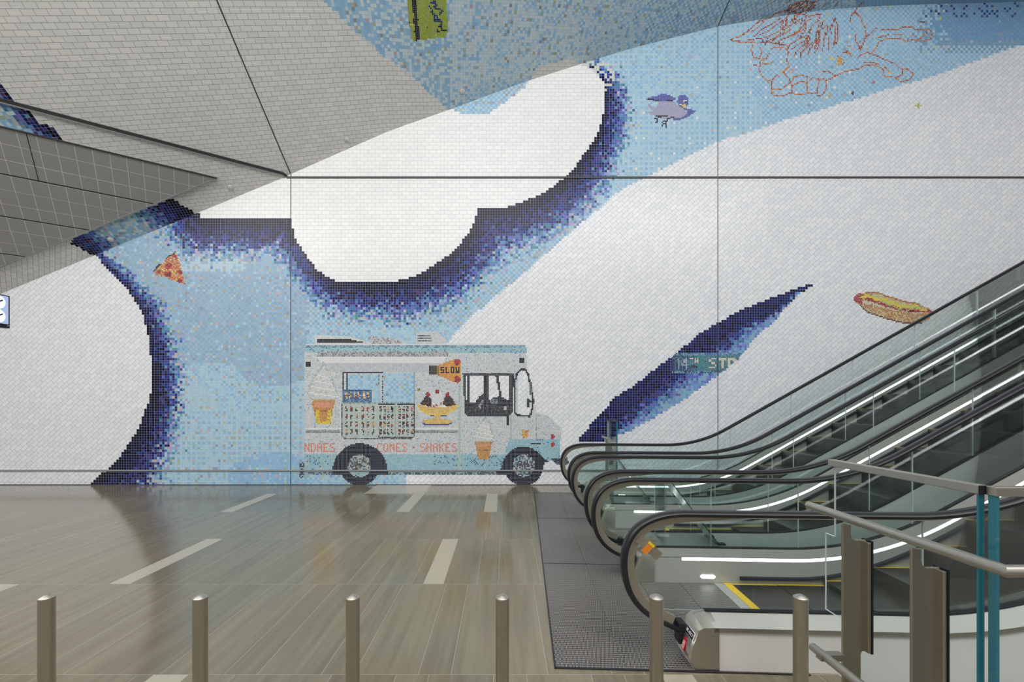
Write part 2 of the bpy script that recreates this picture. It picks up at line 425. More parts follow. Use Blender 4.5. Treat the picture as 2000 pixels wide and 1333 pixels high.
def paint_truck(p):
    p.start(1, 550, 620, 3.448)
    p.poly([(225,122),(455,128),(610,172),(820,176),(1112,178),(1112,190),(225,190)], [(222,224,224),(206,212,214)])
    p.clear([(610,120),(905,120),(905,176),(610,165)])
    p.poly([(235,145),(440,145),(590,176),(235,176)], BLK)
    p.poly([(590,132),(700,135),(810,158),(812,180),(600,180)], [(200,204,206),(170,180,190),(150,130,140),(214,200,190)])
    p.poly([(905,105),(1040,92),(1112,150),(1112,180),(905,180)], [(212,216,218),(200,206,208)])
    for k in range(3): p.rect(915, 118 + 18 * k, 1000 + 6 * k, 125 + 18 * k, [(60,66,80),(120,130,140)])
    p.poly([(150,215),(165,178),(1642,182),(1652,330),(1692,480),(1712,640),(1800,668),(1880,742),(1876,962),(1790,966),(1480,1056),(150,1056)], WH)
    p.put((p.id == 1) & (p.PY > 676), [(176,192,212),(150,178,200),(186,200,196)], .10)
    # roof edge
    p.poly([(152,236),(160,180),(1645,183),(1650,240)], LB)
    p.rect(165, 178, 1640, 189, [(222,226,228)])
    p.rect(165, 193, 1640, 203, [(96,140,160),(150,180,196)], .8)
    p.poly([(152,236),(160,205),(1645,205),(1650,240)], [(96,134,170),(196,204,190)], .18)
    p.rect(235, 235, 1120, 262, [(150,162,168),(176,186,188),(196,186,180),(120,130,140)])
    p.poly([(240,264),(1115,264),(1100,290),(1080,312),(262,312)], [(228,230,231),(234,234,234)])
    p.poly([(262,312),(1080,312),(1040,340),(985,372),(350,372)], [(196,201,208),(186,192,202),(206,208,210)])
    p.rect(162, 300, 196, 336, BLK); p.rect(1600, 276, 1632, 310, BLK)
    # light blue skirt
    p.rect(150, 925, 1530, 1048, LB); p.rect(150, 1048, 1480, 1058, [(70,84,96),(150,180,190)])
    p.rect(150, 925, 700, 1048, [(70,100,150),(204,206,180)], .24, 0)
    p.rect(1000, 930, 1530, 1000, [(50,80,130),(90,130,160)], .25, 0)
    p.poly([(1535,820),(1876,820),(1876,962),(1770,966),(1700,890),(1620,870),(1500,925)], LB)
    p.poly([(1640,820),(1876,820),(1876,962),(1790,966)], [(70,110,160),(190,200,176)], .15, 0)
    # body seams
    for (a, b) in ((165, 395), (895, 1190)):
        p.rect(a, 748, b, 758, [(228,230,232)]); p.rect(a, 766, b, 777, [(128,136,136),(160,170,160)])
    p.rect(1193, 480, 1204, 1050, [(176,196,184),(190,204,200)]); p.rect(1200, 375, 1209, 480, [(176,196,184)])
    p.rect(1543, 650, 1553, 820, [(170,190,178)]); p.rect(1713, 650, 1723, 860, [(150,160,170),(190,200,200)])
    # letters
    COR = [(226,140,120),(222,130,112),(230,150,128)]
    p.cells('NDAES', 157, 850, 5, COR, GLY)
    p.cells('CONES', 650, 850, 5, COR, GLY)
    p.cells('SHAKES', 938, 850, 5, COR, GLY)
    p.rect(880, 870, 897, 886, [(200,90,90)])
    # wheels and arches
    TY = [(22,26,40),(18,22,34),(26,30,48),(30,38,62)]
    p.ell(528, 1034, 184, 184, TY, 1, 1058); p.rect(343, 1030, 716, 1058, TY)
    p.ell(525, 1005, 131, 131, TY); 
    p.ell(523, 1003, 80, 78, [(110,130,146),(150,170,180),(60,66,80),(170,196,200),(190,180,170),(90,70,60)])
    p.ell(523, 1050, 60, 24, [(150,196,206),(190,206,196),(170,190,200)], .8)
    p.poly([(1470,1040),(1500,950),(1545,895),(1620,872),(1700,890),(1750,935),(1775,962),(1800,965),(1796,978),(1770,978),(1760,1040)], TY)
    p.rect(1450, 1040, 1560, 1058, TY); p.ell(1628, 1003, 134, 132, TY)
    p.ell(1630, 1000, 74, 76, [(110,130,146),(160,180,190),(50,56,70),(150,196,206),(200,206,206),(100,80,80)])
    p.ell(1630, 1000, 30, 30, [(60,64,76),(150,150,160)])
    # bumpers
    p.poly([(115,990),(150,975),(150,1075),(135,1086),(115,1080)], [(60,70,80),(150,170,180),(40,44,54)])
    p.poly([(1815,955),(1885,955),(1925,945),(1935,985),(1905,1000),(1850,992)], [(50,60,72),(90,120,130),(36,40,50)])
    p.rect(1675, 846, 1745, 857, BLK)
    p.ell(1825, 805, 15, 15, [(190,50,56),(150,40,46)]); p.ell(1825, 858, 14, 15, [(190,50,56),(150,40,46)])
    # serving window: openings show the wall's own large tiles
    p.clear([(441,382),(668,382),(668,572),(612,572),(612,488),(441,488)]); p.clear([(682,374),(890,374),(890,574),(682,574)])
    p.rect(409, 371, 682, 381, BLK); p.rect(409, 371, 418, 490, BLK); p.rect(432, 380, 441, 490, BLK)
    p.rect(646, 384, 655, 570, [(120,126,136),(180,196,206)]); p.rect(672, 384, 681, 574, [(40,42,52),(170,190,204)])
    p.rect(890, 370, 899, 580, [(150,170,180)]); p.rect(409, 572, 899, 582, [(120,130,140),(170,180,180)])
    p.rect(408, 490, 610, 576, [(70,120,160),(60,104,150),(120,160,190)])
    p.rect(408, 490, 610, 499, [(40,60,120),(60,100,150)])
    for k in range(6): p.rect(425 + 30 * k, 505, 441 + 30 * k, 545, [(150,60,50),(190,200,190),(60,60,60),(210,170,90),(230,230,225)])
    # menu board
    p.rect(405, 582, 893, 815, [(186,200,196),(196,208,204),(176,192,190),(206,206,196)])
    cols = [(30,30,34),(110,30,34),(80,44,36),(40,46,70),(190,60,60),(20,20,26),(210,150,70),(60,90,60)]
    for (x0, x1) in ((425, 640), (655, 755), (788, 885)):
        for r, y in enumerate((600, 650, 704, 750)):
            x = x0
            while x < x1 - 14:
                c = cols[rng.integers(0, len(cols))]; c2 = cols[rng.integers(0, len(cols))]
                p.rect(x, y, x + 17, y + 34, [c, c2, (190,190,180)], .85)
                p.rect(x, y + 34, x + 17, y + 43, [(120,170,200),(60,120,160),(180,200,206)], .7)
                x += 37 if x0 < 600 else 27
    p.line([(650,590),(650,800),(660,812),(885,812),(893,800),(893,590)], [(60,62,66),(110,120,116)], 1.2)
    p.line([(650,588),(760,588)], BLK, 1.2); p.line([(780,588),(890,588)], BLK, 1.2); p.line([(768,590),(768,805)], [(160,180,170)], 1.2)
    p.line([(405,585),(405,800),(420,814),(880,818)], [(70,74,78),(150,156,150)], 1.3)
    # soft serve pictures
    def cone(poly_s, poly_c, big):
        m = p.poly(poly_s, [(220,220,220),(212,214,216),(226,222,220),(206,212,216)])
        p.poly(poly_s, [(180,190,200),(190,204,196),(222,204,180)], .18)
        p.line(poly_s + [poly_s[0]], [(176,200,196),(160,180,200),(200,206,190)], 1.3)
        xs = [q[0] for q in poly_s]; ys = [q[1] for q in poly_s]
        for k in range(1, 5):
            y = min(ys) + (max(ys) - min(ys)) * (.25 + .16 * k); h = (max(xs) - min(xs)) * (.12 + .09 * k); cx = sum(xs) / len(xs)
            p.line([(cx - h, y - 18), (cx + h, y + 8)], [(236,236,238),(228,230,232)], 1.2)
        p.poly(poly_c, [(206,146,74),(216,158,86),(190,126,60),(200,150,90)])
        y0 = min(q[1] for q in poly_c); y1 = max(q[1] for q in poly_c); xm = sum(q[0] for q in poly_c) / len(poly_c)
        w = (max(q[0] for q in poly_c) - min(q[0] for q in poly_c)) / 2
        p.rect(xm - w * .7, y0 + (y1 - y0) * .12, xm + w * .7, y0 + (y1 - y0) * .3, [(222,150,120),(226,160,136)], .9)
        p.rect(xm - w * .72, y0 + (y1 - y0) * .42, xm + w * .72, y0 + (y1 - y0) * .48, [(130,86,40),(170,120,60)], .8)
        if big:
            for sx in (-1, 1): p.poly([(xm + sx * w * .68, y0 + (y1 - y0) * .4), (xm + sx * w * .35, y0 + (y1 - y0) * .4), (xm + sx * w * .2, y1 - 6), (xm + sx * w * .56, y1 - 6)], [(236,216,64),(228,204,60),(200,160,70)], .85)
            p.rect(xm - w * .5, y1 - 22, xm + w * .5, y1 - 4, [(236,216,64),(226,200,60)], .8)
    cone([(283,300),(298,345),(330,385),(350,450),(378,520),(360,556),(205,556),(180,520),(200,440),(240,375),(270,340)],
         [(200,562),(364,556),(345,625),(330,720),(238,724),(216,625)], True)
    cone([(1375,672),(1400,715),(1412,760),(1435,806),(1420,836),(1305,836),(1290,812),(1322,742),(1352,705)],
         [(1302,840),(1420,838),(1396,955),(1326,962)], False)
    p.poly([(1612,750),(1628,762),(1652,762),(1668,750),(1658,808),(1640,818),(1622,808)], [(206,146,74),(220,160,110),(180,60,50),(222,200,80)])
    # swinging sign
    p.rect(993, 322, 1044, 388, [(52,50,44),(70,66,54)])
    p.poly([(1042,328),(1160,286),(1206,298),(1206,432),(1165,442),(1042,384)], [(222,156,72),(214,146,64),(204,140,70),(226,170,90)])
    p.poly([(1042,328),(1060,322),(1060,392),(1042,386)], [(150,120,50)])
    for y in (302, 420): p.ell(1182, y, 22, 22, [(160,44,52),(190,80,70),(130,30,40)])
    p.cells('SLOW', 1072, 342, 4, [(34,26,30)], GL3)
    # sundae
    YE = [(226,186,104),(220,176,90),(232,200,120)]
    p.poly([(915,588),(1186,588),(1178,622),(1110,660),(990,660),(930,628)], YE)
    p.line([(917,590),(932,625),(990,655),(1108,655),(1170,622),(1184,590)], [(238,220,80),(230,206,70)], 1.3)
    p.line([(1000,668),(1030,668)], [(70,80,150)], 1.2); p.line([(1070,668),(1110,662)], [(70,80,150)], 1.2)
    p.rect(1030, 660, 1068, 690, YE); p.ell(1048, 704, 105, 20, YE); p.line([(950,716),(990,728),(1105,728),(1146,716)], [(60,70,150)], 1.2)
    p.poly([(955,575),(1140,575),(1110,612),(980,612)], [(232,224,214),(222,206,190),(236,236,232),(170,100,80)])
    CH = [(56,36,34),(70,44,38),(40,28,30),(90,60,50)]
    p.poly([(932,585),(965,540),(985,525),(1012,560),(1010,602),(950,592)], CH)
    p.poly([(1085,592),(1095,545),(1120,522),(1150,550),(1170,590),(1130,600)], CH)
    p.ell(1048, 545, 40, 42, [(228,230,232),(216,218,220)])
    for (x, y) in ((985, 520), (1118, 522), (1048, 500)): p.ell(x, y, 15, 14, [(190,30,40),(150,26,36)])
    p.rect(918, 478, 934, 496, [(120,150,60),(150,40,40)])
    # cab window
    DK = [(38,40,46),(48,50,56),(58,60,68),(30,32,38)]
    p.poly([(1225,375),(1565,375),(1556,640),(1535,665),(1250,665),(1230,645)], DK)
    p.rect(1212, 374, 1565, 384, [(50,52,58),(90,96,96)])
    for k in range(3): p.poly([(1260,600),(1530,590),(1530,640),(1260,640)], [(70,74,90),(96,90,100),(120,110,90)], .06)
    p.clear([(1240,395),(1250,395),(1250,560),(1240,560)]); p.clear([(1264,392),(1362,392),(1362,508),(1325,540),(1306,575),(1264,575)])
    p.clear([(1397,392),(1440,392),(1468,534),(1430,540),(1397,562)]); p.clear([(1462,392),(1532,392),(1532,560),(1500,545),(1482,540)])
    p.poly([(1322,600),(1345,560),(1360,560),(1340,615)], [(150,150,170),(180,180,190),(110,110,130)])
    p.ell(1430, 565, 28, 20, [(110,130,130),(150,160,170),(90,90,100)]); p.rect(1498, 600, 1512, 628, [(200,204,210)])
    p.rect(1517, 670, 1535, 730, BLK)
    # windscreen
    ws = [(1585,380),(1610,352),(1638,350),(1660,385),(1678,470),(1695,560),(1690,610),(1672,668),(1590,660),(1573,645),(1573,420)]
    p.clear([(1590,385),(1612,360),(1636,360),(1654,395),(1672,480),(1676,640),(1660,660),(1590,650)])
    p.line(ws + [ws[0]], BLK, 1.7)
    p.poly([(1650,545),(1664,545),(1668,560),(1690,565),(1688,610),(1660,612),(1650,600)], DK); p.rect(1672, 578, 1684, 606, [(214,216,220)])
    p.rect(1672, 440, 1690, 520, [(60,64,70),(110,120,120)])

def paint_pizza(p):
    p.start(2, 280, 480, 14.81)
    P = [(920,180),(975,300),(1070,520),(1100,700),(1140,830),(1185,1000),(1262,1150),(1180,1100),(1000,1060),(780,990),(600,900),(490,880),(370,850),(310,720),(400,620),(560,480),(740,300)]
    p.poly(P, [(214,140,84),(206,170,120),(190,80,66),(200,120,60),(216,160,130),(150,130,60)])
    for (x, y, r) in ((740,590,110),(700,820,100),(1070,760,70),(1050,1010,80),(900,320,70),(450,780,70),(960,370,50)):
        p.ell(x, y, r, r * .85, [(150,36,44),(186,56,60),(120,24,34),(200,90,80)])
    p.ell(715, 860, 70, 50, [(96,26,36),(120,40,46)])
    p.poly(P, [(230,220,190),(236,228,110)], .05)
    p.line([(310,720),(400,620),(470,545)], BLK, 1.2); p.line([(650,375),(740,300),(860,270),(920,190)], BLK, 1.2)

def paint_hotdog(p):
    p.start(3, 1650, 550, 10.53)
    P = [(400,250),(440,218),(640,218),(720,250),(900,315),(1100,372),(1310,432),(1540,458),(1620,520),(1740,545),(1788,620),(1770,680),(1735,760),(1680,800),(1570,856),(1200,852),(1050,820),(850,760),(700,715),(480,640),(380,560),(330,490),(250,462),(200,410),(178,350),(230,265),(320,243)]
    p.poly(P, [(214,184,130),(206,172,114),(216,206,160),(190,140,90)]); p.poly(P, [(176,112,66),(190,130,84)], .55, 0)
    p.poly([(560,240),(760,290),(1100,410),(1500,490),(1600,560),(1300,560),(900,460),(560,330)], [(214,206,166),(206,176,120),(204,200,150)])
    p.poly([(350,400),(640,430),(900,540),(1300,640),(1700,640),(1500,660),(1000,600),(600,500),(380,450)], [(214,208,176),(224,220,200)], .8)
    p.poly([(200,410),(178,350),(230,265),(320,243),(360,300),(350,470),(250,462)], [(170,44,50),(190,90,90),(140,30,40),(206,120,110)])
    p.line([(350,300),(520,370),(800,480),(1100,560),(1350,600),(1600,600),(1760,610)], [(150,26,40),(170,44,56),(190,110,120)], 2.9)
    p.line([(350,330),(450,300),(560,320),(650,380),(760,380),(860,370),(880,440),(980,430),(1040,480),(1120,500),(1160,540),(1220,490),(1290,520),(1360,560),(1440,490),(1520,560),(1660,590)], [(232,218,70),(224,208,64)], 2.6)
    p.line([(700,430),(800,420),(860,470),(1000,510),(1130,570),(1230,540),(1300,590),(1450,540),(1560,600)], [(170,190,100)], 1.1)
    p.line([(440,220),(640,222),(720,250),(900,315),(1100,375),(1310,436),(1540,460)], [(166,96,64),(190,120,80)], 1.2)
    p.line([(330,490),(380,560),(480,640),(700,715),(850,760),(1050,820),(1200,850),(1570,852)], [(70,50,50),(150,90,60),(40,40,60)], 1.2)

def paint_bird(p):
    p.start(4, 1250, 170, 14.81)
    IN = [(92,96,172),(84,88,164),(104,108,180)]; LV = [(166,168,202),(160,162,198),(172,170,204),(176,170,190)]
    p.poly([(520,480),(600,380),(940,400),(1100,520),(1200,600),(1340,660),(1345,800),(1200,880),(980,920),(600,930),(520,840),(300,800),(160,710),(380,700),(230,570),(230,480),(390,570),(470,600)], LV)
    p.poly([(185,350),(270,300),(480,262),(640,190),(870,232),(1000,310),(1055,350),(930,400),(540,400),(230,395)], IN)
    p.poly([(1195,585),(1420,630),(1635,700),(1480,800),(1340,890),(1120,975),(980,970),(950,910),(1200,890),(1345,800),(1345,680)], IN)
    p.ell(1245, 410, 165, 188, IN)
    p.poly([(1265,475),(1340,475),(1340,582),(1235,582),(1195,515),(1265,515)], [(226,212,110)])
    p.rect(1265,370,1370,400,[(230,230,232)]); p.rect(1265,400,1300,470,[(214,214,222)]); p.rect(1300,403,1372,438,BLK)
    p.rect(1122,475,1196,508,[(230,230,232)]); p.rect(1122,512,1190,545,BLK)
    for pts in ([(240,352),(400,352)],[(440,388),(540,388)],[(770,388),(935,388)],[(445,847),(795,847)],[(520,883),(600,883),(410,918)],[(495,918),(495,1030),(450,1030)],[(975,883),(880,890),(800,920),(780,985),(670,990),(635,1030)],[(750,990),(750,1185)],[(710,1060),(640,1100),(640,1135)]):
        p.line(pts, BLK, 1.1)

def paint_star(p):
    p.start(5, 1200, 0, 2.5)
    p.ell(1485, 515, 9, 9, [(186,190,100),(160,170,90),(206,200,90)]); p.line([(1470,515),(1500,515)], [(196,200,110)], 1.1); p.line([(1485,502),(1485,530)], [(196,200,110)], 1.1)

def paint_street(p):
    p.start(6, 1300, 670, 12.5)
    m = pip(p.PX, p.PY, FE) & (p.PY > 689.2) & (p.PY < 729.8) & (p.PX > 1312)
    t = np.clip((p.PX - 1312) / 60, 0, 1)
    p.put(m, [(60,124,142),(70,134,148),(52,112,136),(84,146,150)])
    dk = m & (rng.random(m.shape) > t * 1.05); p.put(dk, [(30,60,120),(24,40,92),(40,84,120)])
    p.put(m & (p.PY < 694.2), [(90,140,190),(70,110,180),(130,180,190)], .8)
    p.put(m & (p.PY > 725.5), [(90,130,190),(30,40,90),(120,170,190)], .8)
    CR = [(224,212,196),(214,206,200),(232,218,180)]; CR2 = [(150,160,190),(140,150,186)]
    p.text('1', 235, 370, 30, 38, 0, CR2); p.text('4', 395, 370, 42, 38, 0, [(176,180,196)])
    p.rect(600,362,690,390,CR); p.rect(632,362,662,480,CR); p.rect(722,362,748,480,CR); p.rect(784,362,812,480,CR); p.rect(722,425,812,450,CR)
    p.rect(632,512,790,540,CR); p.rect(632,548,780,630,[(20,24,40),(50,120,136)])
    p.text('S', 1062, 362, 45, 38, 0, CR)
    p.rect(1300,362,1480,418,CR); p.rect(1362,362,1418,632,CR)
    p.rect(1510,362,1566,632,CR); p.rect(1510,362,1690,418,CR); p.rect(1640,392,1720,450,CR); p.rect(1566,512,1660,545,CR)
    p.id[(p.id == 6) & ~m] = 0

WINGS = [
 [(35,375),(60,355),(120,340),(180,300),(240,250),(300,195),(360,180),(410,165),(440,130),(500,110),(560,90),(620,40),(680,15),(760,5)],
 [(35,375),(190,395),(280,400),(400,395),(470,410),(560,425)],[(110,395),(150,395)],
 [(250,340),(330,270),(420,220),(500,165)],[(300,330),(380,290),(450,240),(520,190),(560,160)],[(190,370),(300,360),(400,335),(480,290),(560,230)],
 [(220,300),(300,250),(340,200)],[(360,390),(450,350),(540,310),(600,270)],[(420,410),(500,370),(600,330),(660,300)],
 [(560,430),(640,380),(700,350),(760,330)],[(600,460),(680,400),(750,360)],[(620,530),(640,490),(700,430),(760,380)],
 [(690,540),(680,500),(740,440),(800,390)],[(750,520),(760,470),(820,380),(830,300)],[(820,490),(850,420),(860,340),(870,280)],
 [(890,480),(895,420),(905,350),(910,300)],[(945,465),(945,400),(940,330)],[(985,440),(1000,380),(1005,320),(1000,260)],
 [(1010,410),(1030,370),(1028,240),(1015,200),(980,165)],[(880,130),(820,140),(760,155),(700,130),(640,130),(620,160)],
 [(620,320),(680,270),(740,200),(780,180)],[(540,270),(600,230),(660,190)],[(690,300),(730,250),(730,200)],[(770,300),(790,240),(850,190)],[(840,290),(850,230),(910,190)],[(880,270),(930,240),(940,300)],[(560,150),(600,100),(640,60),(700,40)],[(540,110),(600,60),(660,30)],[(700,80),(760,30),(850,5)],[(740,100),(790,50),(820,10)],
 [(240,415),(225,460),(245,530),(320,555),(360,550),(390,500)],[(310,440),(320,500),(300,550),(310,600),(295,640),(320,700),(360,745),(400,750)],
 [(330,600),(400,595),(425,570)],[(410,460),(440,440),(490,445),(505,470)],[(500,440),(550,450),(575,490),(555,560),(575,620),(520,670),(575,730),(600,780)],
 [(485,710),(460,700),(420,750),(415,860),(440,890),(520,890),(600,860),(640,880),(700,880),(750,865)],[(420,825),(500,835),(560,790),(610,750),(620,715),(680,700),(740,710),(750,760),(750,865)],
 [(600,860),(600,800),(650,775),(700,755),(740,770)],[(760,755),(800,720),(850,740),(855,780),(835,830),(835,870),(760,870)],[(860,745),(900,735),(925,760),(915,840),(880,890),(840,890)],
 [(925,750),(990,715),(1100,665),(1230,640),(1280,605),(1380,605),(1450,640),(1465,710)],[(885,665),(940,665),(1000,700)],
 [(1210,540),(1240,510),(1310,490),(1370,510),(1450,550),(1560,590),(1600,635),(1670,640),(1735,690),(1700,740),(1620,765),(1560,720),(1480,710)],
 [(1640,640),(1630,690),(1575,720)],[(1280,583),(1370,583),(1420,605)],[(1460,615),(1510,675)],
 [(1350,490),(1380,460),(1410,390),(1480,360),(1620,355),(1660,390),(1720,370),(1760,375),(1850,320),(1860,280)],
 [(1265,410),(1280,360),(1340,305),(1380,268),(1430,270),(1590,275),(1640,250),(1720,250),(1750,275),(1870,270),(1915,310),(1890,360),(1830,385),(1760,375)],
 [(1385,355),(1500,325)],[(1560,320),(1625,325)],[(1265,20),(1215,65),(1190,110),(1155,140),(1150,200)],[(1190,110),(1240,160),(1270,230),(1295,270),(1290,350),(1260,420),(1240,465),(1210,400),(1190,370),(1190,320)],
 [(1075,485),(1120,490),(1160,525)],[(1110,470),(1150,500)]]
def paint_wing(p):
    p.start(7, 1420, 0, 4.762)
    OR = [(206,130,90),(190,104,74),(216,150,96),(150,64,50)]
    for i, w in enumerate(WINGS): p.line(w, OR if i > 20 else [(176,90,66),(196,116,80),(120,50,46),(206,136,96)], 1.15)
    rr = random.Random(5)
    for _ in range(90):
        x = rr.uniform(330, 1010); y = rr.uniform(60, 420)
        top = 150 - (x - 330) * .02; bot = 395 + (x - 330) * .1
        if x < 560: top = 330 - (x - 330) * .8; bot = 390
        if y < top or y > bot: continue
        a = math.radians(128 - 36 * (x - 330) / 680 + rr.uniform(-8, 8)); L = rr.uniform(20, 55)
        p.line([(x, y), (x + L * math.cos(a), y + L * math.sin(a))], [(150,74,56),(190,104,74),(110,48,48),(206,136,96)], 1.1)
    for _ in range(40):
        x = rr.uniform(560, 840); y = rr.uniform(0, 120)
        if y > 150 - (x - 560) * .12: continue
        p.line([(x, y), (x - 22, y + 20)], [(150,74,56),(170,90,66),(110,48,48)], 1.1)
    p.ell(1050, 565, 22, 34, [(222,166,80),(214,150,70)]); p.ell(1050, 565, 42, 50, [(150,60,60),(206,140,120)], .35, None, .7)
    p.ell(1240, 440, 14, 22, [(170,50,46),(206,110,60)])
    for (x, y, c) in ((935,130,(226,200,70)),(600,655,(216,160,150)),(955,885,(220,170,90)),(1815,205,(70,40,50)),(1170,865,(90,50,50)),(265,605,(180,60,60)),(1140,430,(214,130,110)),(1525,678,(232,210,70)),(1365,768,(190,110,120)),(1985,170,(220,200,60)),(970,545,(232,214,90)),(1720,335,(220,160,140))):
        p.ell(x, y, 11, 11, [c]); p.line([(x-20,y),(x+20,y)], [c], .9, .6); p.line([(x,y-20),(x,y+20)], [c], .9, .6)

def paint_card(p):
    p.start(8, 780, 0, 14.81)
    GR = [(160,178,62),(152,170,56),(168,186,74)]
    p.poly([(200,-200),(215,0),(240,300),(345,1130),(400,1185),(1330,1075),(1360,990),(1420,880),(1350,0),(1330,-200)], GR)
    p.poly([(340,-200),(500,-200),(510,30),(540,520),(575,590),(530,620),(575,860),(600,1060),(590,1170),(480,1170),(430,900),(470,880),(400,590),(430,520),(350,60)], [(24,22,34),(16,14,26)])
    D = [(980,25),(1023,25),(903,95),(945,93),(990,90),(1035,88),(870,165),(912,158),(1045,140),(1090,135),(920,220),(962,217),(1007,212),(1052,208)]
    p.dots(D, [(30,34,110)]); 
    D = [(972+43.3*k, 275-5*k) for k in range(6)] + [(940,345),(1197,312),(1240,305),(950,402),(992,396),(1163,375),(1207,372),(1032,630),(1073,625),(1115,622),(1157,617),(1200,612),(1210,670),(1172,730),(1215,725)]
    p.dots(D, [(24,70,84),(20,60,80)])
    D = [(1000,452),(1043,448),(1087,442),(1172,436),(1012,512),(1097,500),(1183,493),(1023,570),(1065,567),(1108,562),(1150,556),(1190,552)]
    p.dots(D, [(24,34,120)])
    D = [(1098,793),(1140,790),(1183,786),(1228,780),(1108,852),(1233,836)] + [(1115+41.6*k, 910-6*k) for k in range(7)]
    p.dots(D, [(16,16,40)])
    for (x, y, c) in ((315,480,(220,160,90)),(360,715,(236,210,50)),(310,655,(80,80,30)),(800,775,(96,96,36)),(840,770,(190,160,50)),(1055,1030,(230,206,50)),(440,1105,(190,150,40)),(740,1070,(170,150,40))):
        p.dots([(x, y)], [c])

# ---- surface builder ----------------------------------------------------
MOTIF = {1: ('ice_cream_truck_mosaic', 'mosaic picture of a white and light blue ice cream truck'),
         2: ('pizza_slice_mosaic', 'mosaic picture of a pizza slice'), 3: ('hot_dog_mosaic', 'mosaic picture of a hot dog with yellow mustard'),
         4: ('bird_mosaic', 'mosaic picture of a purple bird'), 5: ('star_mosaic', 'small yellow green mosaic star'),
         6: ('street_sign_mosaic', 'teal mosaic street sign reading 14TH ST'), 7: ('winged_figure_mosaic', 'orange outline mosaic of a winged figure'),
         8: ('transit_card_mosaic', 'green mosaic card with blue letters')}

class Surf:
    """quads of mosaic / field tiles over a parametric surface"""
    def __init__(s): s.v = []; s.uv = []; s.col = []; s.mi = []; s.n = 0
    def build(s, name, mats, parent=None):
        v = np.concatenate(s.v); uv = np.concatenate(s.uv); col = np.concatenate(s.col); mi = np.concatenate(s.mi)
        nq = len(mi); me = bpy.data.meshes.new(name)
        me.vertices.add(nq * 4); me.vertices.foreach_set('co', v.reshape(-1).astype(np.float32))
        me.loops.add(nq * 4); me.loops.foreach_set('vertex_index', np.arange(nq * 4, dtype=np.int32))
        me.polygons.add(nq); me.polygons.foreach_set('loop_start', np.arange(0, nq * 4, 4, dtype=np.int32))
        me.update(calc_edges=True)
        used = sorted(set(mi.tolist()))
        for u in used: me.materials.append(mats[u])
        remap = np.zeros(max(used) + 1, np.int32)
        for k, u in enumerate(used): remap[u] = k
        me.polygons.foreach_set('material_index', remap[mi].astype(np.int32))
        ul = me.uv_layers.new(name='UVMap'); ul.data.foreach_set('uv', uv.reshape(-1).astype(np.float32))
        ca = me.color_attributes.new('Col', 'FLOAT_COLOR', 'CORNER')
        c4 = np.ones((nq, 4, 4), np.float32); c4[:, :, :3] = col[:, None, :]
        ca.data.foreach_set('color', c4.reshape(-1))
        me.update(); me.validate()
        o = bpy.data.objects.new(name, me); COL.objects.link(o)
        if parent is not None: o.parent = parent
        return o
    def quads(s, pts, uv, col, mi):      # pts (n,4,3)
        if len(pts) == 0: return
        s.v.append(pts.reshape(-1, 3)); s.uv.append(uv.reshape(-1, 2)); s.col.append(col); s.mi.append(mi)

def srgb_lin(c, gain=1.0):
    v = c / 255.0
    v = np.where(v <= 0.04045, v / 12.92, ((v + 0.055) / 1.055) ** 2.4) * gain
    return np.clip(v, 0, .93)

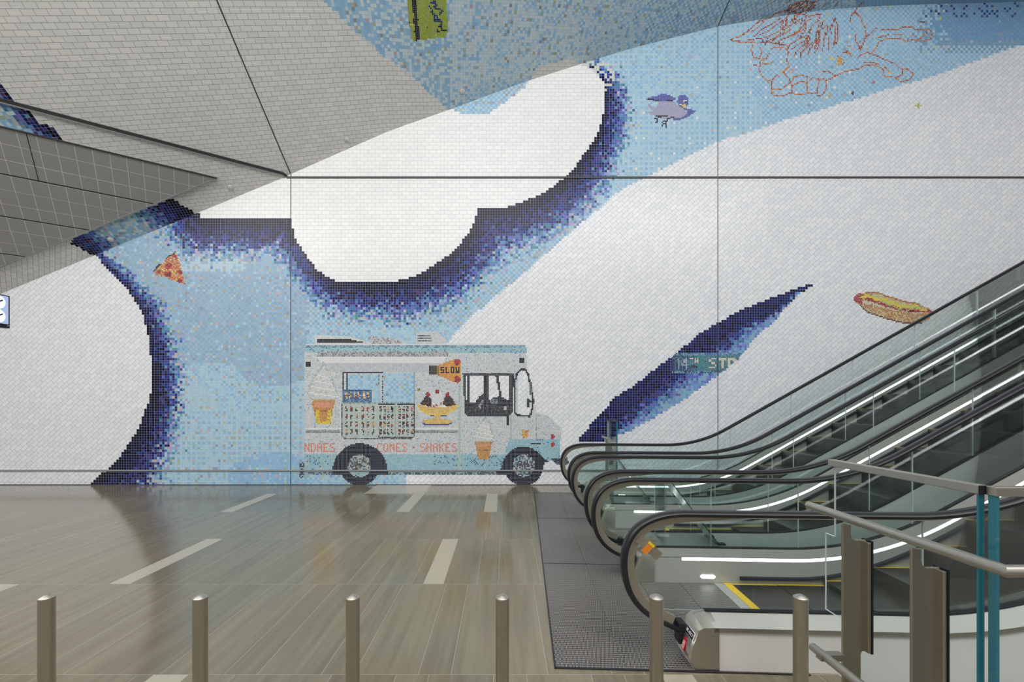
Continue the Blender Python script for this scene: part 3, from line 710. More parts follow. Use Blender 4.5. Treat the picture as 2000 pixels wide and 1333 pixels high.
def make_surface(name, ni, nj, pos, proj, cls_fn, col_fn, painters, keep, mats, uvm, gain, parent_kind, skip=None):
    """ni x nj big cells; pos(a,b)->xyz for fractional cell coords; classes 0.. = field material, -1 mosaic"""
    I, J = np.meshgrid(np.arange(ni), np.arange(nj), indexing='ij')
    P = pos(I + .5, J + .5); PX, PY = proj(P)
    cls = cls_fn(PX, PY, P); col = col_fn(PX, PY, I, J)
    I2, J2 = np.meshgrid(np.arange(2 * ni), np.arange(2 * nj), indexing='ij')
    P2 = pos((I2 + .5) / 2, (J2 + .5) / 2); PX2, PY2 = proj(P2)
    pt = Painter(PX2, PY2, I2, J2)
    for f in painters: f(pt)
    mid = pt.id
    part = mid.reshape(ni, 2, nj, 2).transpose(0, 2, 1, 3).reshape(ni, nj, 4).max(-1) > 0
    ok = keep(P)
    if skip is not None: ok &= ~skip(P)
    def corners(a0, a1, b0, b1):
        return np.stack([pos(a0, b0), pos(a1, b0), pos(a1, b1), pos(a0, b1)], -2)
    def uvs(a0, a1, b0, b1): return np.stack([np.stack([a0, b0], -1), np.stack([a1, b0], -1), np.stack([a1, b1], -1), np.stack([a0, b1], -1)], -2)
    base = Surf(); mos = len(mats) - 1
    m = ok & (cls < 0) & ~part
    i, j = I[m].astype(float), J[m].astype(float)
    base.quads(corners(i, i + 1, j, j + 1), uvs(i, i + 1, j, j + 1), srgb_lin(col[m], gain), np.full(m.sum(), mos))
    # field tiles, merged in runs (runs are kept short so that curved surfaces stay curved)
    rows = []
    for jj in range(nj):
        ii = 0
        while ii < ni:
            c = cls[ii, jj]
            if ok[ii, jj] and c >= 0 and not part[ii, jj]:
                k = ii
                while k < ni and ok[k, jj] and cls[k, jj] == c and not part[k, jj] and k - ii < 8: k += 1
                rows.append((ii, k, jj, c)); ii = k
            else: ii += 1
    if rows:
        r = np.array(rows, float); a0, a1, b0, b1 = r[:, 0], r[:, 1], r[:, 2], r[:, 2] + 1
        cc = r[:, 3].astype(int)
        base.quads(corners(a0, a1, b0, b1), uvm(uvs(a0, a1, b0, b1)), np.ones((len(r), 3)), cc)
    # split cells
    ok2 = np.repeat(np.repeat(ok & part, 2, 0), 2, 1)
    cls2 = np.repeat(np.repeat(cls, 2, 0), 2, 1); col2 = np.repeat(np.repeat(col, 2, 0), 2, 1)
    m = ok2 & (mid == 0)
    i, j = I2[m] / 2., J2[m] / 2.; c = cls2[m]
    uv = uvs(i, i + .5, j, j + .5)
    fld = c >= 0
    uvv = np.where(fld[:, None, None], uvm(uv), uv)
    # split mosaic cells keep the large tile's joints
    base.quads(corners(i, i + .5, j, j + .5), uvv, np.where(fld[:, None], 1.0, srgb_lin(col2[m], gain)), np.where(fld, c, mos))
    o = base.build(name, mats)
    for k, (nm, lab) in MOTIF.items():
        m = ok2 & (mid == k)
        if m.sum() < 4: continue
        i, j = I2[m].astype(float), J2[m].astype(float)
        s2 = Surf(); s2.quads(corners(i / 2, (i + 1) / 2, j / 2, (j + 1) / 2), uvs(i, i + 1, j, j + 1), srgb_lin(pt.c[m], gain), np.zeros(m.sum(), int))
        q = s2.build(nm, [M['mosaic_small']], o); tag(q, lab)
    return o

TP = 0.0508
# ---- back wall
WX0 = -12.6; NI = 540; NJ = 192
i0 = 0
def wpos(a, b): 
    a = np.asarray(a, float); b = np.asarray(b, float)
    return np.stack([WX0 + a * TP, np.full(a.shape, WY), b * TP], -1)
def wproj(P): return CX + P[..., 0] * S, CY - (P[..., 2] - H) * S
def wcls(PX, PY, P):
    w1, w2, w3 = wall_white(PX, PY)
    c = np.full(PX.shape, -1)
    c[w1] = 0; c[w3] = 0; c[w2] = 1
    return c
def wcol(PX, PY, I, J):
    col = field_colours(PX, PY, I, J, 'wall')
    for L, V in ((W1, W1v), (W2, W2v)):
        d, (nv, tt) = seg_dist(PX, PY, L, V); blend_band(col, d, nv, tt, d < 140)
    k = ((PX - 1150) ** 2 / 2500 + (PY - 150) ** 2 / 1400 < 1) & (rng.random(PX.shape) < .5); col[k] = (208,214,206)
    fe = pip(PX, PY, FE)
    dl, (a, b2) = seg_dist(PX, PY, FElow, FElv)
    sh = PX.shape; j = rng.normal(0, 5, sh)
    c = pick(NAVY[[1,2,4,5,4]], sh); col[fe] = c[fe]
    c = pick(NAVY[[0,3]], sh); k = fe & (rng.random(sh) < .16); col[k] = c[k]
    c = pick(BLUE, sh); k = fe & (dl + j < b2 * 1.25); col[k] = c[k]
    c = pick(VIOL, sh); k = fe & (dl + j < b2 * .85); col[k] = c[k]
    c = pick(np.array([(110,160,200),(120,150,210),(140,170,200),(130,180,206),(110,130,200.)]), sh); k = fe & (dl + j < a * .8); col[k] = c[k]
    return col
CRX = [-14, -4.38,-3.91,-2.27,-1.02,.35,1.66,2.64,4.28,5.1,5.92,6.53,7.35,8.37,10.4,15]
CRZ = [6.147-.411*9.62, 6.147,6.36,7.08,7.52,8.03,8.45,8.75,9.166,9.30,9.43,9.51,9.57,9.61,9.66,9.70]
_gx = np.linspace(-14, 15, 1161); _gz = np.interp(_gx, CRX, CRZ)
_ker = np.hanning(25); _ker /= _ker.sum(); _gp = np.pad(_gz, 12, mode='reflect', reflect_type='odd'); _gz = np.convolve(_gp, _ker, 'valid')
def crease(X): return np.interp(X, _gx, _gz)
def bslope(X): return np.interp(X, [-20, -4.2, -2.0, 4.3, 7, 10, 20], [.605, .605, .56, .27, .16, .10, .08])
def ceil_z(X, Y): 
    t = WY - Y
    return crease(X) + bslope(X) * t

wall = make_surface('wall_back', NI, NJ, wpos, wproj, wcls, wcol, [paint_truck, paint_pizza, paint_hotdog, paint_bird, paint_star, paint_street, paint_wing],
    lambda P: P[..., 2] < crease(P[..., 0]) + .08, [M['wdiag'], M['wstr'], M['mosaic']], lambda uv: uv * TP, 1.0, None)
tag(wall, 'tall back wall of white tiles and blue glass mosaic', kind='structure')

# ---- sloping ceiling
def cpos(a, b):
    a = np.asarray(a, float); b = np.asarray(b, float)
    c = -12.6 + a * TP * .967; r = 0.6 + b * TP / 1.163
    X = (c - .11 * r) / 1.0297; Y = r + .27 * X
    return np.stack([X, Y, ceil_z(X, np.minimum(Y, WY + .06))], -1)
CNI = 560; CNJ = 290
def cproj(P):
    Y = np.maximum(P[..., 1], .5)
    return CX + F * P[..., 0] / Y, CY - F * (P[..., 2] - H) / Y
CB = [(-400, -300), (629, 0), (648,16),(680,48),(712,77),(744,106),(782,130),(805,147),(824,170),(843,186),(878,216)]
CB[0] = (430, -200)
def ccls(PX, PY, P):
    c = np.zeros(PX.shape, int)
    blue = pip(PX, PY, CB + [(878, 260), (2600, 260), (2600, -900), (0, -900)])
    blue &= ~pip(PX, PY, [(1030,175),(1035,157),(1054,128),(1083,122),(1115,112),(1125,120),(1140,126),(1140,175)])
    blue |= pip(PX, PY, [(135,474),(150,462),(335,388),(345,394),(388,420),(400,440),(190,530),(190,503),(165,490)])
    blue |= pip(PX, PY, [(-600,-160),(0,155),(12,178),(25,198),(60,222),(78,240),(110,252),(122,272),(122,300),(-900,300)])
    c[blue] = -1
    lo = (~blue) & (PX < 190) & (P[..., 1] > 8.46) & (P[..., 0] < -7.9); c[lo] = 1
    return c
def ccol(PX, PY, I, J):
    col = field_colours(PX, PY, I, J, 'ceil')
    for L, V in (([(135,474),(165,490),(190,503),(195,520)], [(12,46)] * 4), ([(335,388),(388,420),(410,436)], [(30,72)] * 3), ([(12,178),(60,222),(122,272)], [(9,30)] * 3)):
        d, (nv, tt) = seg_dist(PX, PY, L, V); blend_band(col, d, nv, tt, (d < 110) & (PX < 600))
    return col
PANEL_Z = 5.94
ceil = make_surface('ceiling', CNI, CNJ, cpos, cproj, ccls, ccol, [paint_card, paint_wing],
    lambda P: (P[..., 1] < WY + .04) & (P[..., 1] > 2.4) & (P[..., 0] > -13) & (P[..., 0] < 13.5), [M['wceil'], M['wceil2'], M['mosaic']],
    lambda uv: uv * TP, 1.0, None)
tag(ceil, 'sloping tiled ceiling with blue mosaic fields', kind='structure')

# ---- perforated metal panel set in the ceiling slope
def perf_mat():
    m, nt, b = new_mat('perforated_metal')
    uv = N(nt, 'ShaderNodeUVMap'); uv.uv_map = 'UVMap'; sp = N(nt, 'ShaderNodeSeparateXYZ'); nt.links.new(uv.outputs[0], sp.inputs[0])
    u, v = sp.outputs[0], sp.outputs[1]
    def line(s, pitch, w, off=0.0):
        f = math_node(nt, 'FRACT', math_node(nt, 'ADD', math_node(nt, 'DIVIDE', s, pitch), 100.5 + off))
        return math_node(nt, 'LESS_THAN', math_node(nt, 'ABSOLUTE', math_node(nt, 'SUBTRACT', f, 0.5)), w / pitch / 2)
    vo = N(nt, 'ShaderNodeMapping'); vo.inputs['Scale'].default_value = (1, 1, 1); nt.links.new(uv.outputs[0], vo.inputs[0])
    row = math_node(nt, 'FLOOR', math_node(nt, 'DIVIDE', v, 0.011))
    sh = math_node(nt, 'MULTIPLY', math_node(nt, 'MODULO', math_node(nt, 'ADD', row, 2000.0), 2.0), 0.5)
    fu = math_node(nt, 'SUBTRACT', math_node(nt, 'FRACT', math_node(nt, 'ADD', math_node(nt, 'DIVIDE', u, 0.012), math_node(nt, 'ADD', sh, 2000.0))), 0.5)
    fv = math_node(nt, 'SUBTRACT', math_node(nt, 'FRACT', math_node(nt, 'ADD', math_node(nt, 'DIVIDE', v, 0.011), 2000.0)), 0.5)
    rr = math_node(nt, 'ADD', math_node(nt, 'MULTIPLY', fu, fu), math_node(nt, 'MULTIPLY', fv, fv))
    hole = math_node(nt, 'LESS_THAN', rr, 0.105)
    c = mixc(nt, hole, lin((196, 196, 194)), lin((52, 52, 54)))
    lt = math_node(nt, 'MAXIMUM', line(u, .222, .007), line(v, .2833, .007))
    c = mixc(nt, lt, c, lin((228, 226, 224)))
    c = mixc(nt, line(v, .85, .024, .02), c, lin((44, 44, 46)))
    nt.links.new(c, b.inputs['Base Color']); b.inputs['Roughness'].default_value = .5; b.inputs['Metallic'].default_value = .2
    return m
M['perf'] = perf_mat()
a0 = Vector((-5.45, 8.5, 0)); cd = Vector((-.828, -.561, 0)).normalized()
def p1z(X, Y): return float(ceil_z(np.array(X), np.array(Y)))
# polygon: corner, up-left along the level contour, down to the lower edge
L1 = 7.0
far = a0 + cd * L1
pc = [(a0.x, a0.y), (far.x, far.y), (-13.4, far.y), (-13.4, 8.5)]
nrm = Vector((.411, -.605, -1)).normalized(); dn = Vector((.561, -.828, 0)).normalized() * -1  # downslope in plan
pm = bpy.data.meshes.new('ceiling_mesh_panel'); off = nrm * .03
tri = [(p[0], p[1], p1z(p[0], p[1])) for p in pc]
vv = [Vector(p) + off for p in tri] + [Vector(p) + nrm * .002 for p in tri]
pm.from_pydata([tuple(p) for p in vv], [], [(0,1,2,3),(4,7,6,5),(0,4,5,1),(1,5,6,2),(2,6,7,3),(3,7,4,0)])
ul = pm.uv_layers.new(name='UVMap')
o3 = Vector((a0.x, a0.y, p1z(a0.x, a0.y))); e1 = cd; e2 = e1.cross(nrm).normalized()
if e2.z > 0: e2 = -e2
for lp in pm.loops:
    q = pm.vertices[lp.vertex_index].co - o3; ul.data[lp.index].uv = (q.dot(e1), q.dot(e2))
pm.materials.append(M['perf'])
po = bpy.data.objects.new('perforated_ceiling_panel', pm); COL.objects.link(po)
tag(po, 'grey perforated metal panel with fine grid lines set in the sloping ceiling at left', 'ceiling panel')
def strip3(name, pts, w, h, m, upv, parent=None, kind=None, label=None):
    """flat bar following pts; upv = face normal"""
    b = MB(); pts = [Vector(p) for p in pts]; ring = []
    for i, p in enumerate(pts):
        d = (pts[min(i + 1, len(pts) - 1)] - pts[max(i - 1, 0)]).normalized()
        n = upv(p) if callable(upv) else Vector(upv); s_ = d.cross(n).normalized() * w / 2
        ring.append([p - s_ , p + s_, p + s_ + n * h, p - s_ + n * h])
    v = [q for r in ring for q in r]; f = []
    for i in range(len(pts) - 1):
        for k in range(4):
            f.append((4*i+k, 4*i+(k+1)%4, 4*i+4+(k+1)%4, 4*i+4+k))
    f += [(0,1,2,3), tuple(4*(len(pts)-1)+k for k in (3,2,1,0))]
    b.add(v, f); o = b.build(name, m, parent)
    if kind: o['kind'] = kind
    if label: o['label'] = label
    return o
def cn(p):
    e = .02
    gx = (p1z(p.x + e, p.y) - p1z(p.x - e, p.y)) / (2 * e); gy = (p1z(p.x, p.y + e) - p1z(p.x, p.y - e)) / (2 * e)
    return Vector((gx, gy, -1)).normalized()
# edge trim of the panel, thin cross joint
ed = [a0 + cd * t for t in np.linspace(0, L1, 12)]
strip3('panel_edge_trim', [Vector((p.x, p.y, p1z(p.x, p.y))) + nrm * .02 for p in ed], .025, .02, M['groove'], nrm, po)
strip3('panel_edge_trim', [Vector((x, 8.5, p1z(x, 8.5))) + nrm * .02 for x in np.linspace(-5.45, -13.4, 12)], .02, .02, M['lip'], nrm, po)
for (u0, v0, v1) in ((2.55, 0.0, .85), (3.3, 1.7, 2.55), (1.1, 2.55, 2.9)):
    A = o3 + e1 * u0 + e2 * v0; B = o3 + e1 * u0 + e2 * v1
    if u0 < 2: continue
    strip3('panel_joint', [A + nrm * .028, B + nrm * .028], .012, .004, M['gasket'], nrm, po)

# ---- reveals and trims of the room
tn = 0
def trim(pts, w, h, m, upv):
    global tn; tn += 1
    return strip3('trim_%d' % tn, pts, w, h, m, upv, None, 'structure')
ct = [(-4.32, 8.9)] + [(-4.32 - .828 * t, 8.86 - .561 * t) for t in np.linspace(.05, 8.5, 14)]
cpts = [Vector((x, y, p1z(x, y))) for x, y in ct]
trim(cpts, .055, .012, M['groove'], nrm)
trim([p + e2 * .037 + nrm * .004 for p in cpts], .018, .02, M['lip'], nrm)
trim([(-4.32, WY - .004, 6.147), (14, WY - .004, 6.147)], .034, .012, M['groove'], (0, -1, 0))
trim([(-12.6, WY - .002, .292), (14, WY - .002, .292)], .03, .02, M['rail'], (0, -1, 0))
trim([(-12.6, WY - .022, .302), (14, WY - .022, .302)], .012, .006, M['lip'], (0, -1, 0))
for xj in (-4.235, 4.297):
    trim([(xj, WY - .001, 0.0), (xj, WY - .001, p1z(xj, WY))], .014, .003, M['joint'], (0, -1, 0))
    trim([(xj, y, p1z(xj, y)) for y in np.linspace(WY - .02, 2.6, 14)], .02, .003, M['joint'], cn)
trim([(-12.6, WY - .001, .006), (14, WY - .001, .006)], .012, .004, M['joint'], (0, -1, 0))

# ---- ceiling sensors (white discs)
def on_ceiling(px, py):
    lo, hi = 3.0, 8.88
    for _ in range(50):
        y = (lo + hi) / 2; x = (px - CX) * y / F; z = H + (CY - py) * y / F
        if z < p1z(x, y): lo = y
        else: hi = y
    return Vector(((px - CX) * lo / F, lo, H + (CY - py) * lo / F))
for (px, py, lab) in ((903,178,'white round ceiling disc on the blue mosaic'),(216,468,'white round ceiling disc on the dark blue mosaic strip below the perforated panel'),
                      (678,272,'white round ceiling disc on the grey tiles beside the long ceiling joint'),(450,366,'white round ceiling disc on the grey tiles near the tip of the perforated panel')):
    p = on_ceiling(px, py); n = cn(p); root = empty('ceiling_disc', p); tag(root, lab, 'sensor', 'white ceiling discs')
    root.rotation_euler = n.to_track_quat('Z', 'Y').to_euler()
    b = MB(); b.tube((0,0,-.004), (0,0,.012), .05, 28); b.tube((0,0,.012),(0,0,.02),.05,28,0,.036); b.build('disc', M['sensor'], root, True)
    b = MB(); b.tube((0,0,-.003), (0,0,.004), .056, 28); b.build('ring', M['rail'], root, True)

# ================================================================ FLOOR
def floor_mat():
    m, nt, b = new_mat('stone_floor_tile')
    tc = N(nt, 'ShaderNodeTexCoord'); sp = N(nt, 'ShaderNodeSeparateXYZ'); nt.links.new(tc.outputs['Object'], sp.inputs[0])
    X, Y = sp.outputs[0], sp.outputs[1]
    row = math_node(nt, 'FLOOR', math_node(nt, 'DIVIDE', Y, 1.34))
    wn = N(nt, 'ShaderNodeTexWhiteNoise'); wn.noise_dimensions = '1D'; nt.links.new(row, wn.inputs['W'])
    xs = math_node(nt, 'ADD', X, math_node(nt, 'MULTIPLY', wn.outputs['Value'], 3.0))
    col = math_node(nt, 'FLOOR', math_node(nt, 'DIVIDE', xs, .585))
    fx = math_node(nt, 'FRACT', math_node(nt, 'DIVIDE', xs, .585)); fy = math_node(nt, 'FRACT', math_node(nt, 'DIVIDE', Y, 1.34))
    ex = math_node(nt, 'LESS_THAN', fx, .0075); ey = math_node(nt, 'LESS_THAN', fy, .0028)
    # some planks are split by a second joint
    cb = N(nt, 'ShaderNodeCombineXYZ'); nt.links.new(row, cb.inputs[0]); nt.links.new(col, cb.inputs[1])
    w2 = N(nt, 'ShaderNodeTexWhiteNoise'); w2.noise_dimensions = '2D'; nt.links.new(cb.outputs[0], w2.inputs['Vector'])
    spl = math_node(nt, 'GREATER_THAN', w2.outputs['Value'], .45)
    sx = math_node(nt, 'MULTIPLY', math_node(nt, 'LESS_THAN', math_node(nt, 'ABSOLUTE', math_node(nt, 'SUBTRACT', fx, .667)), .0036), spl)
    g = math_node(nt, 'MAXIMUM', math_node(nt, 'MAXIMUM', ex, ey), sx)
    half = math_node(nt, 'MULTIPLY', math_node(nt, 'GREATER_THAN', fx, .667), spl)
    w3 = N(nt, 'ShaderNodeTexWhiteNoise'); w3.noise_dimensions = '3D'; cb2 = N(nt, 'ShaderNodeCombineXYZ')
    nt.links.new(row, cb2.inputs[0]); nt.links.new(col, cb2.inputs[1]); nt.links.new(half, cb2.inputs[2]); nt.links.new(cb2.outputs[0], w3.inputs['Vector'])
    mp = N(nt, 'ShaderNodeMapping'); mp.inputs['Scale'].default_value = (14, .6, 1); nt.links.new(tc.outputs['Object'], mp.inputs[0])
    ofs = N(nt, 'ShaderNodeVectorMath'); ofs.operation = 'ADD'; nt.links.new(mp.outputs[0], ofs.inputs[0])
    sc = N(nt, 'ShaderNodeVectorMath'); sc.operation = 'SCALE'; sc.inputs['Scale'].default_value = 20; nt.links.new(w3.outputs['Color'], sc.inputs[0]); nt.links.new(sc.outputs[0], ofs.inputs[1])
    nz = N(nt, 'ShaderNodeTexNoise'); nz.inputs['Scale'].default_value = 1.0; nz.inputs['Detail'].default_value = 6; nz.inputs['Roughness'].default_value = .65
    nt.links.new(ofs.outputs[0], nz.inputs['Vector'])
    rp = N(nt, 'ShaderNodeValToRGB'); rp.color_ramp.elements[0].position = .3; rp.color_ramp.elements[1].position = .72
    rp.color_ramp.elements[0].color = (*lin((111,104,84)), 1); rp.color_ramp.elements[1].color = (*lin((135,128,106)), 1)
    nt.links.new(nz.outputs[0], rp.inputs[0])
    hs = N(nt, 'ShaderNodeHueSaturation'); nt.links.new(rp.outputs[0], hs.inputs['Color'])
    nt.links.new(math_node(nt, 'MULTIPLY_ADD', w3.outputs['Value'], .16, .92), hs.inputs['Value'])
    nt.links.new(mixc(nt, g, hs.outputs[0], lin((158,152,138))), b.inputs['Base Color'])
    n2 = N(nt, 'ShaderNodeTexNoise'); n2.inputs['Scale'].default_value = 1.5; n2.inputs['Detail'].default_value = 3; nt.links.new(tc.outputs['Object'], n2.inputs['Vector'])
    nt.links.new(math_node(nt, 'MULTIPLY_ADD', n2.outputs[0], .10, .09), b.inputs['Roughness'])
    b.inputs['Specular IOR Level'].default_value = .5
    return m
M['floor'] = floor_mat()
fb = MB()
FX1 = 2.02
fb.box(-14, FX1, -7, WY, -.25, 0); fb.box(FX1, 15, 2.74, WY, -.25, 0)
fl = fb.build('floor', M['floor']); tag(fl, 'polished greige stone plank floor', kind='structure')
M['pale'] = brushed('pale_stone', (176, 170, 152), .3, (20, 1, 1), .05); M['pale'].node_tree.nodes['Principled BSDF'].inputs['Metallic'].default_value = 0
bands = [(-3.56,-3.37,4.02,5.36),(-.72,-.535,4.02,5.36),(-4.25,-4.06,6.70,8.04),(-1.60,-1.41,6.70,8.04),(-.284,-.09,6.70,8.04),
         (-4.56,-4.36,2.68,4.02),(-2.1,-1.89,1.34,2.68),(.95,1.14,1.34,2.68),(-2.51,-1.93,8.04,8.88),(-1.925,-1.42,8.04,8.88)]
for x0, x1, y0, y1 in bands:
    o = box('floor_inlay', x0, x1, y0 + .006, y1, -.002, .0012, M['pale'], fl); tag(o, 'pale stone strip set in the floor')
# level below the stair opening
box('floor_lower', FX1, 15, -7, 2.9, -3.2, -3.0, M['floor'])['kind'] = 'structure'

# ================================================================ ESCALATORS
ANG = math.radians(-2.69)
ESC = empty('escalator_bank', (0, 0, 0), ANG)   # helper frame, replaced below by per-escalator roots
bpy.data.objects.remove(ESC)
T15 = math.tan(math.radians(15)); T30 = math.tan(math.radians(30)); C30 = math.cos(math.radians(30)); S30 = .5
HR = .925
def rise_path(h, x0, x1, step=.12):
    """path in x-z of something h above the level floor, following the lower bend and the slope"""
    K = 2.96 + (HR - h) * T15; R = 2.0 + (HR - h); T = R * T15
    pts = []; x = x0
    if x0 < K - T:
        n = max(1, int((K - T - x0) / .3))
        pts += [(x0 + (K - T - x0) * i / n, h) for i in range(n)]
    for i in range(13):
        a = math.radians(30) * i / 12; px = K - T + R * math.sin(a); pz = h + R * (1 - math.cos(a))
        if px >= x0 and px <= x1: pts.append((px, pz))
    ex = K + T * C30; ez = h + T * S30
    if x1 > ex: pts.append((x1, ez + (x1 - ex) * T30))
    return pts
def zat(h, x):
    K = 2.96 + (HR - h) * T15; R = 2.0 + (HR - h); T = R * T15
    if x <= K - T: return h
    if x <= K - T + R * S30: return h + R - math.sqrt(max(0, R * R - (x - K + T) ** 2))
    return h + (x - K) * T30
def ramp(x):
    t = min(1, max(0, (x - 2.45) / 1.3)); return t * t * (3 - 2 * t)
NEWEL = [(1.06,.182),(.98,.196),(.915,.223),(.86,.247),(.809,.276),(.749,.326),(.70,.392),(.672,.455),(.655,.525),(.648,.604),(.655,.68),(.676,.745),(.708,.800),(.752,.846),(.809,.880),(.870,.903),(.94,.918),(1.02,.925),(1.12,HR)]
def smooth_pts(p, k=4):
    out = []
    for i in range(len(p) - 1):
        p0 = p[max(i-1,0)]; p1 = p[i]; p2 = p[i+1]; p3 = p[min(i+2,len(p)-1)]
        for j in range(k):
            t = j / k
            out.append(tuple(.5*((2*p1[c])+(-p0[c]+p2[c])*t+(2*p0[c]-5*p1[c]+4*p2[c]-p3[c])*t*t+(-p0[c]+3*p1[c]-3*p2[c]+p3[c])*t**3) for c in (0,1)))
    out.append(p[-1]); return out
NW = smooth_pts(NEWEL)
def offset_path(path, d):
    """signed offset along the path's left normal; d may be per point"""
    out = []
    for i, p in enumerate(path):
        a = path[max(i-1,0)]; b = path[min(i+1,len(path)-1)]
        tx, tz = b[0]-a[0], b[1]-a[1]; L = math.hypot(tx, tz) or 1
        dd = d[i] if isinstance(d, (list, tuple)) else d
        out.append((p[0] - tz / L * dd, p[1] + tx / L * dd))
    return out
def sweep(name, path, prof, y0, m, parent, smooth=True, mi=None, closed=True, mirror=1, wfun=None):
    """prof: (n, b) points; path: (x, z)"""
    v = []; f = []; mis = []; n = len(prof)
    for i, p in enumerate(path):
        a = path[max(i-1,0)]; b = path[min(i+1,len(path)-1)]
        tx, tz = b[0]-a[0], b[1]-a[1]; L = math.hypot(tx, tz) or 1; nx, nz = -tz / L, tx / L
        for (pn, pb) in prof:
            if wfun: pn = wfun(i, pn)
            v.append((p[0] + nx * pn, y0 + mirror * pb, p[1] + nz * pn))
    m_ = n if closed else n - 1
    for i in range(len(path) - 1):
        for k in range(m_):
            q = (i*n+k, i*n+(k+1)%n, (i+1)*n+(k+1)%n, (i+1)*n+k); f.append(q)
            mis.append(mi[k] if mi else 0)
    if closed:
        f += [tuple(range(n)), tuple((len(path)-1)*n+k for k in range(n-1,-1,-1))]; mis += [0, 0]
    b = MB(); b.v = v; b.f = f; b.mi = mis
    return b.build(name, m, parent, smooth)
XE = 11.5
def clip_glass(x0, x1):
    top = [q for q in rise_path(HR - .03, x0, x1)]
    xs = [x0] + [x0 + (x1 - x0) * i / 10 for i in range(1, 10)] + [x1]
    up = [(x, zat(HR - .03, x)) for x in xs]; lo = [(x, zat(.305, x)) for x in xs]
    return lo + up[::-1]

def balustrade(root, yc, side, gap_w, outer, idx, sensor=False):
    """side=+1: the step side lies towards +y of the glass"""
    # handrail
    path = NW + rise_path(HR, 1.3, XE)
    prof = [(-.014,-.036),(-.014,-.041),(.004,-.042),(.015,-.034),(.021,-.018),(.021,.018),(.015,.034),(.004,.042),(-.014,.041),(-.014,.036)]
    sweep('handrail', path, prof, yc, M['rubber'], root)
    # newel guide, tapering into the handrail
    g = NW[6:]; gp = g + [(1.22,HR),(1.32,HR),(1.42,HR)]
    w = [.05] * len(gp)
    for i, p in enumerate(gp):
        if p[0] > .9 and p[1] > .8: w[i] = max(.012, .05 - (p[0] - .9) / .5 * .04)
    sweep('newel_guide', gp, [(-.014,-.022),(-.064,-.016),(-.064,.016),(-.014,.022)], yc, M['guide'], root, True, wfun=lambda i, pn: -.014 if pn > -.03 else -.014 - w[i])
    sweep('handrail_guide', rise_path(HR, 1.40, XE), [(-.012,-.024),(-.026,-.014),(-.026,.014),(-.012,.024)], yc, M['guide'], root)
    # glass
    s_ = side
    inner = offset_path(g, [-(.014 + .047) for _ in g])
    js = ([] if outer and s_ == 1 else [1.72]) + [2.5 + i for i in range(9)]
    dpoly = [(js[0], .305)] + [(1.1, .305)] + [p for p in inner if p[1] > .306 ] + [(x, HR - .02) for x in (1.3, 1.45, js[0])]
    b = MB(); b.prism(dpoly, yc - .005, yc + .005, 'y', 0, 1); b.build('glass_panel', [M['glass'], M['gedge']], root)
    for i in range(len(js) - 1):
        b = MB(); b.prism(clip_glass(js[i] + .006, js[i+1]), yc - .005, yc + .005, 'y', 0, 1)
        b.build('glass_panel', [M['glass'], M['gedge']], root)
    s = side
    base = rise_path(.305, 1.16, XE)
    sweep('glass_gasket', base, [(.008,-.016),(.008,.016),(-.012,.02),(-.012,-.02)], yc, M['gasket'], root, False)
    # inner deck + skirt
    sweep('inner_deck', base, [(-.004,.018),(-.068,.062),(-.073,.062),(-.02,.012)], yc, M['ideck'], root, False, mirror=s)
    led = rise_path(.305, 1.44, XE)
    sweep('led_cover', [(1.17, .305), (1.44, .305)], [(-.073,.046),(-.073,.0575),(-.102,.0595),(-.102,.046)], yc, M['skirt'], root, False, mirror=s)
    sweep('led_strip', led, [(-.073,.046),(-.073,.0575),(-.102,.0595),(-.102,.046)], yc, M['led'], root, False, mirror=s)
    sweep('skirt_panel', base, [(-.103,.056),(-.103,.062),(-.40,.074),(-.40,.066)], yc, M['skirt'], root, False, mirror=s)
    bpath = [(x, z + .10 * ramp(x)) for x, z in rise_path(.305, 1.95, XE)]
    sweep('skirt_brush', bpath, [(-.235,.066),(-.238,.095),(-.262,.095),(-.265,.066)], yc, M['brush'], root, False, mirror=s)
    b = MB(); ya = yc + s * .062; yb = yc + s * .068
    poly = [(1.60,.062),(1.615,.046),(1.72,.046),(1.735,.062),(1.72,.078),(1.615,.078)]
    b.prism(poly, ya, yb + s * .006, 'y'); b.build('comb_light', M['led'], root)
    # outer deck
    if outer:
        sweep('outer_deck', base, [(-.004,-.018),(-.040,-.150),(-.046,-.150),(-.012,-.018)], yc, M['deck'], root, False, mirror=s)
        sweep('deck_fascia', base, [(-.040,-.150),(-.066,-.150),(-.066,-.142),(-.040,-.142)], yc, M['steelh'], root, False, mirror=s)
    else:
        sweep('outer_deck', base, [(-.004,-.018),(-.012,-gap_w),(-.020,-gap_w),(-.014,-.018)], yc, M['deck'], root, False, mirror=s)
    # end cap round the handrail inlet
    o = .150 if outer else gap_w
    bi = .078
    cap = [(1.05,0),(1.018,.07),(1.03,.14),(1.072,.262),(1.10,.292),(1.17,.303)]
    outer_cap = [(1.05,0),(1.018,.07),(1.03,.14),(1.07,.245),(1.10,.262),(1.17,.264)] if outer else cap
    b = MB(); secs = [(-o, [(x, z) for x, z in outer_cap]), (-o + .012, [(x - .012, z + .003 if z else 0) for x, z in outer_cap]), (-.02, [(x - .02, z) for x, z in cap]), (.02, [(x - .02, z) for x, z in cap]), (bi - .012, [(x - .01, z * .9) for x, z in cap]), (bi, [(x + .02, z * .8) for x, z in cap])]
    n = 6; v = []; f = []
    for (bb, sec) in secs:
        for (x, z) in sec: v.append((x, yc + s * bb, z))
        v.append((1.19, yc + s * bb, sec[-1][1])); v.append((1.19, yc + s * bb, 0))
    n = 8
    for i in range(len(secs) - 1):
        for k in range(n): f.append((i*n+k, i*n+(k+1)%n, (i+1)*n+(k+1)%n, (i+1)*n+k))
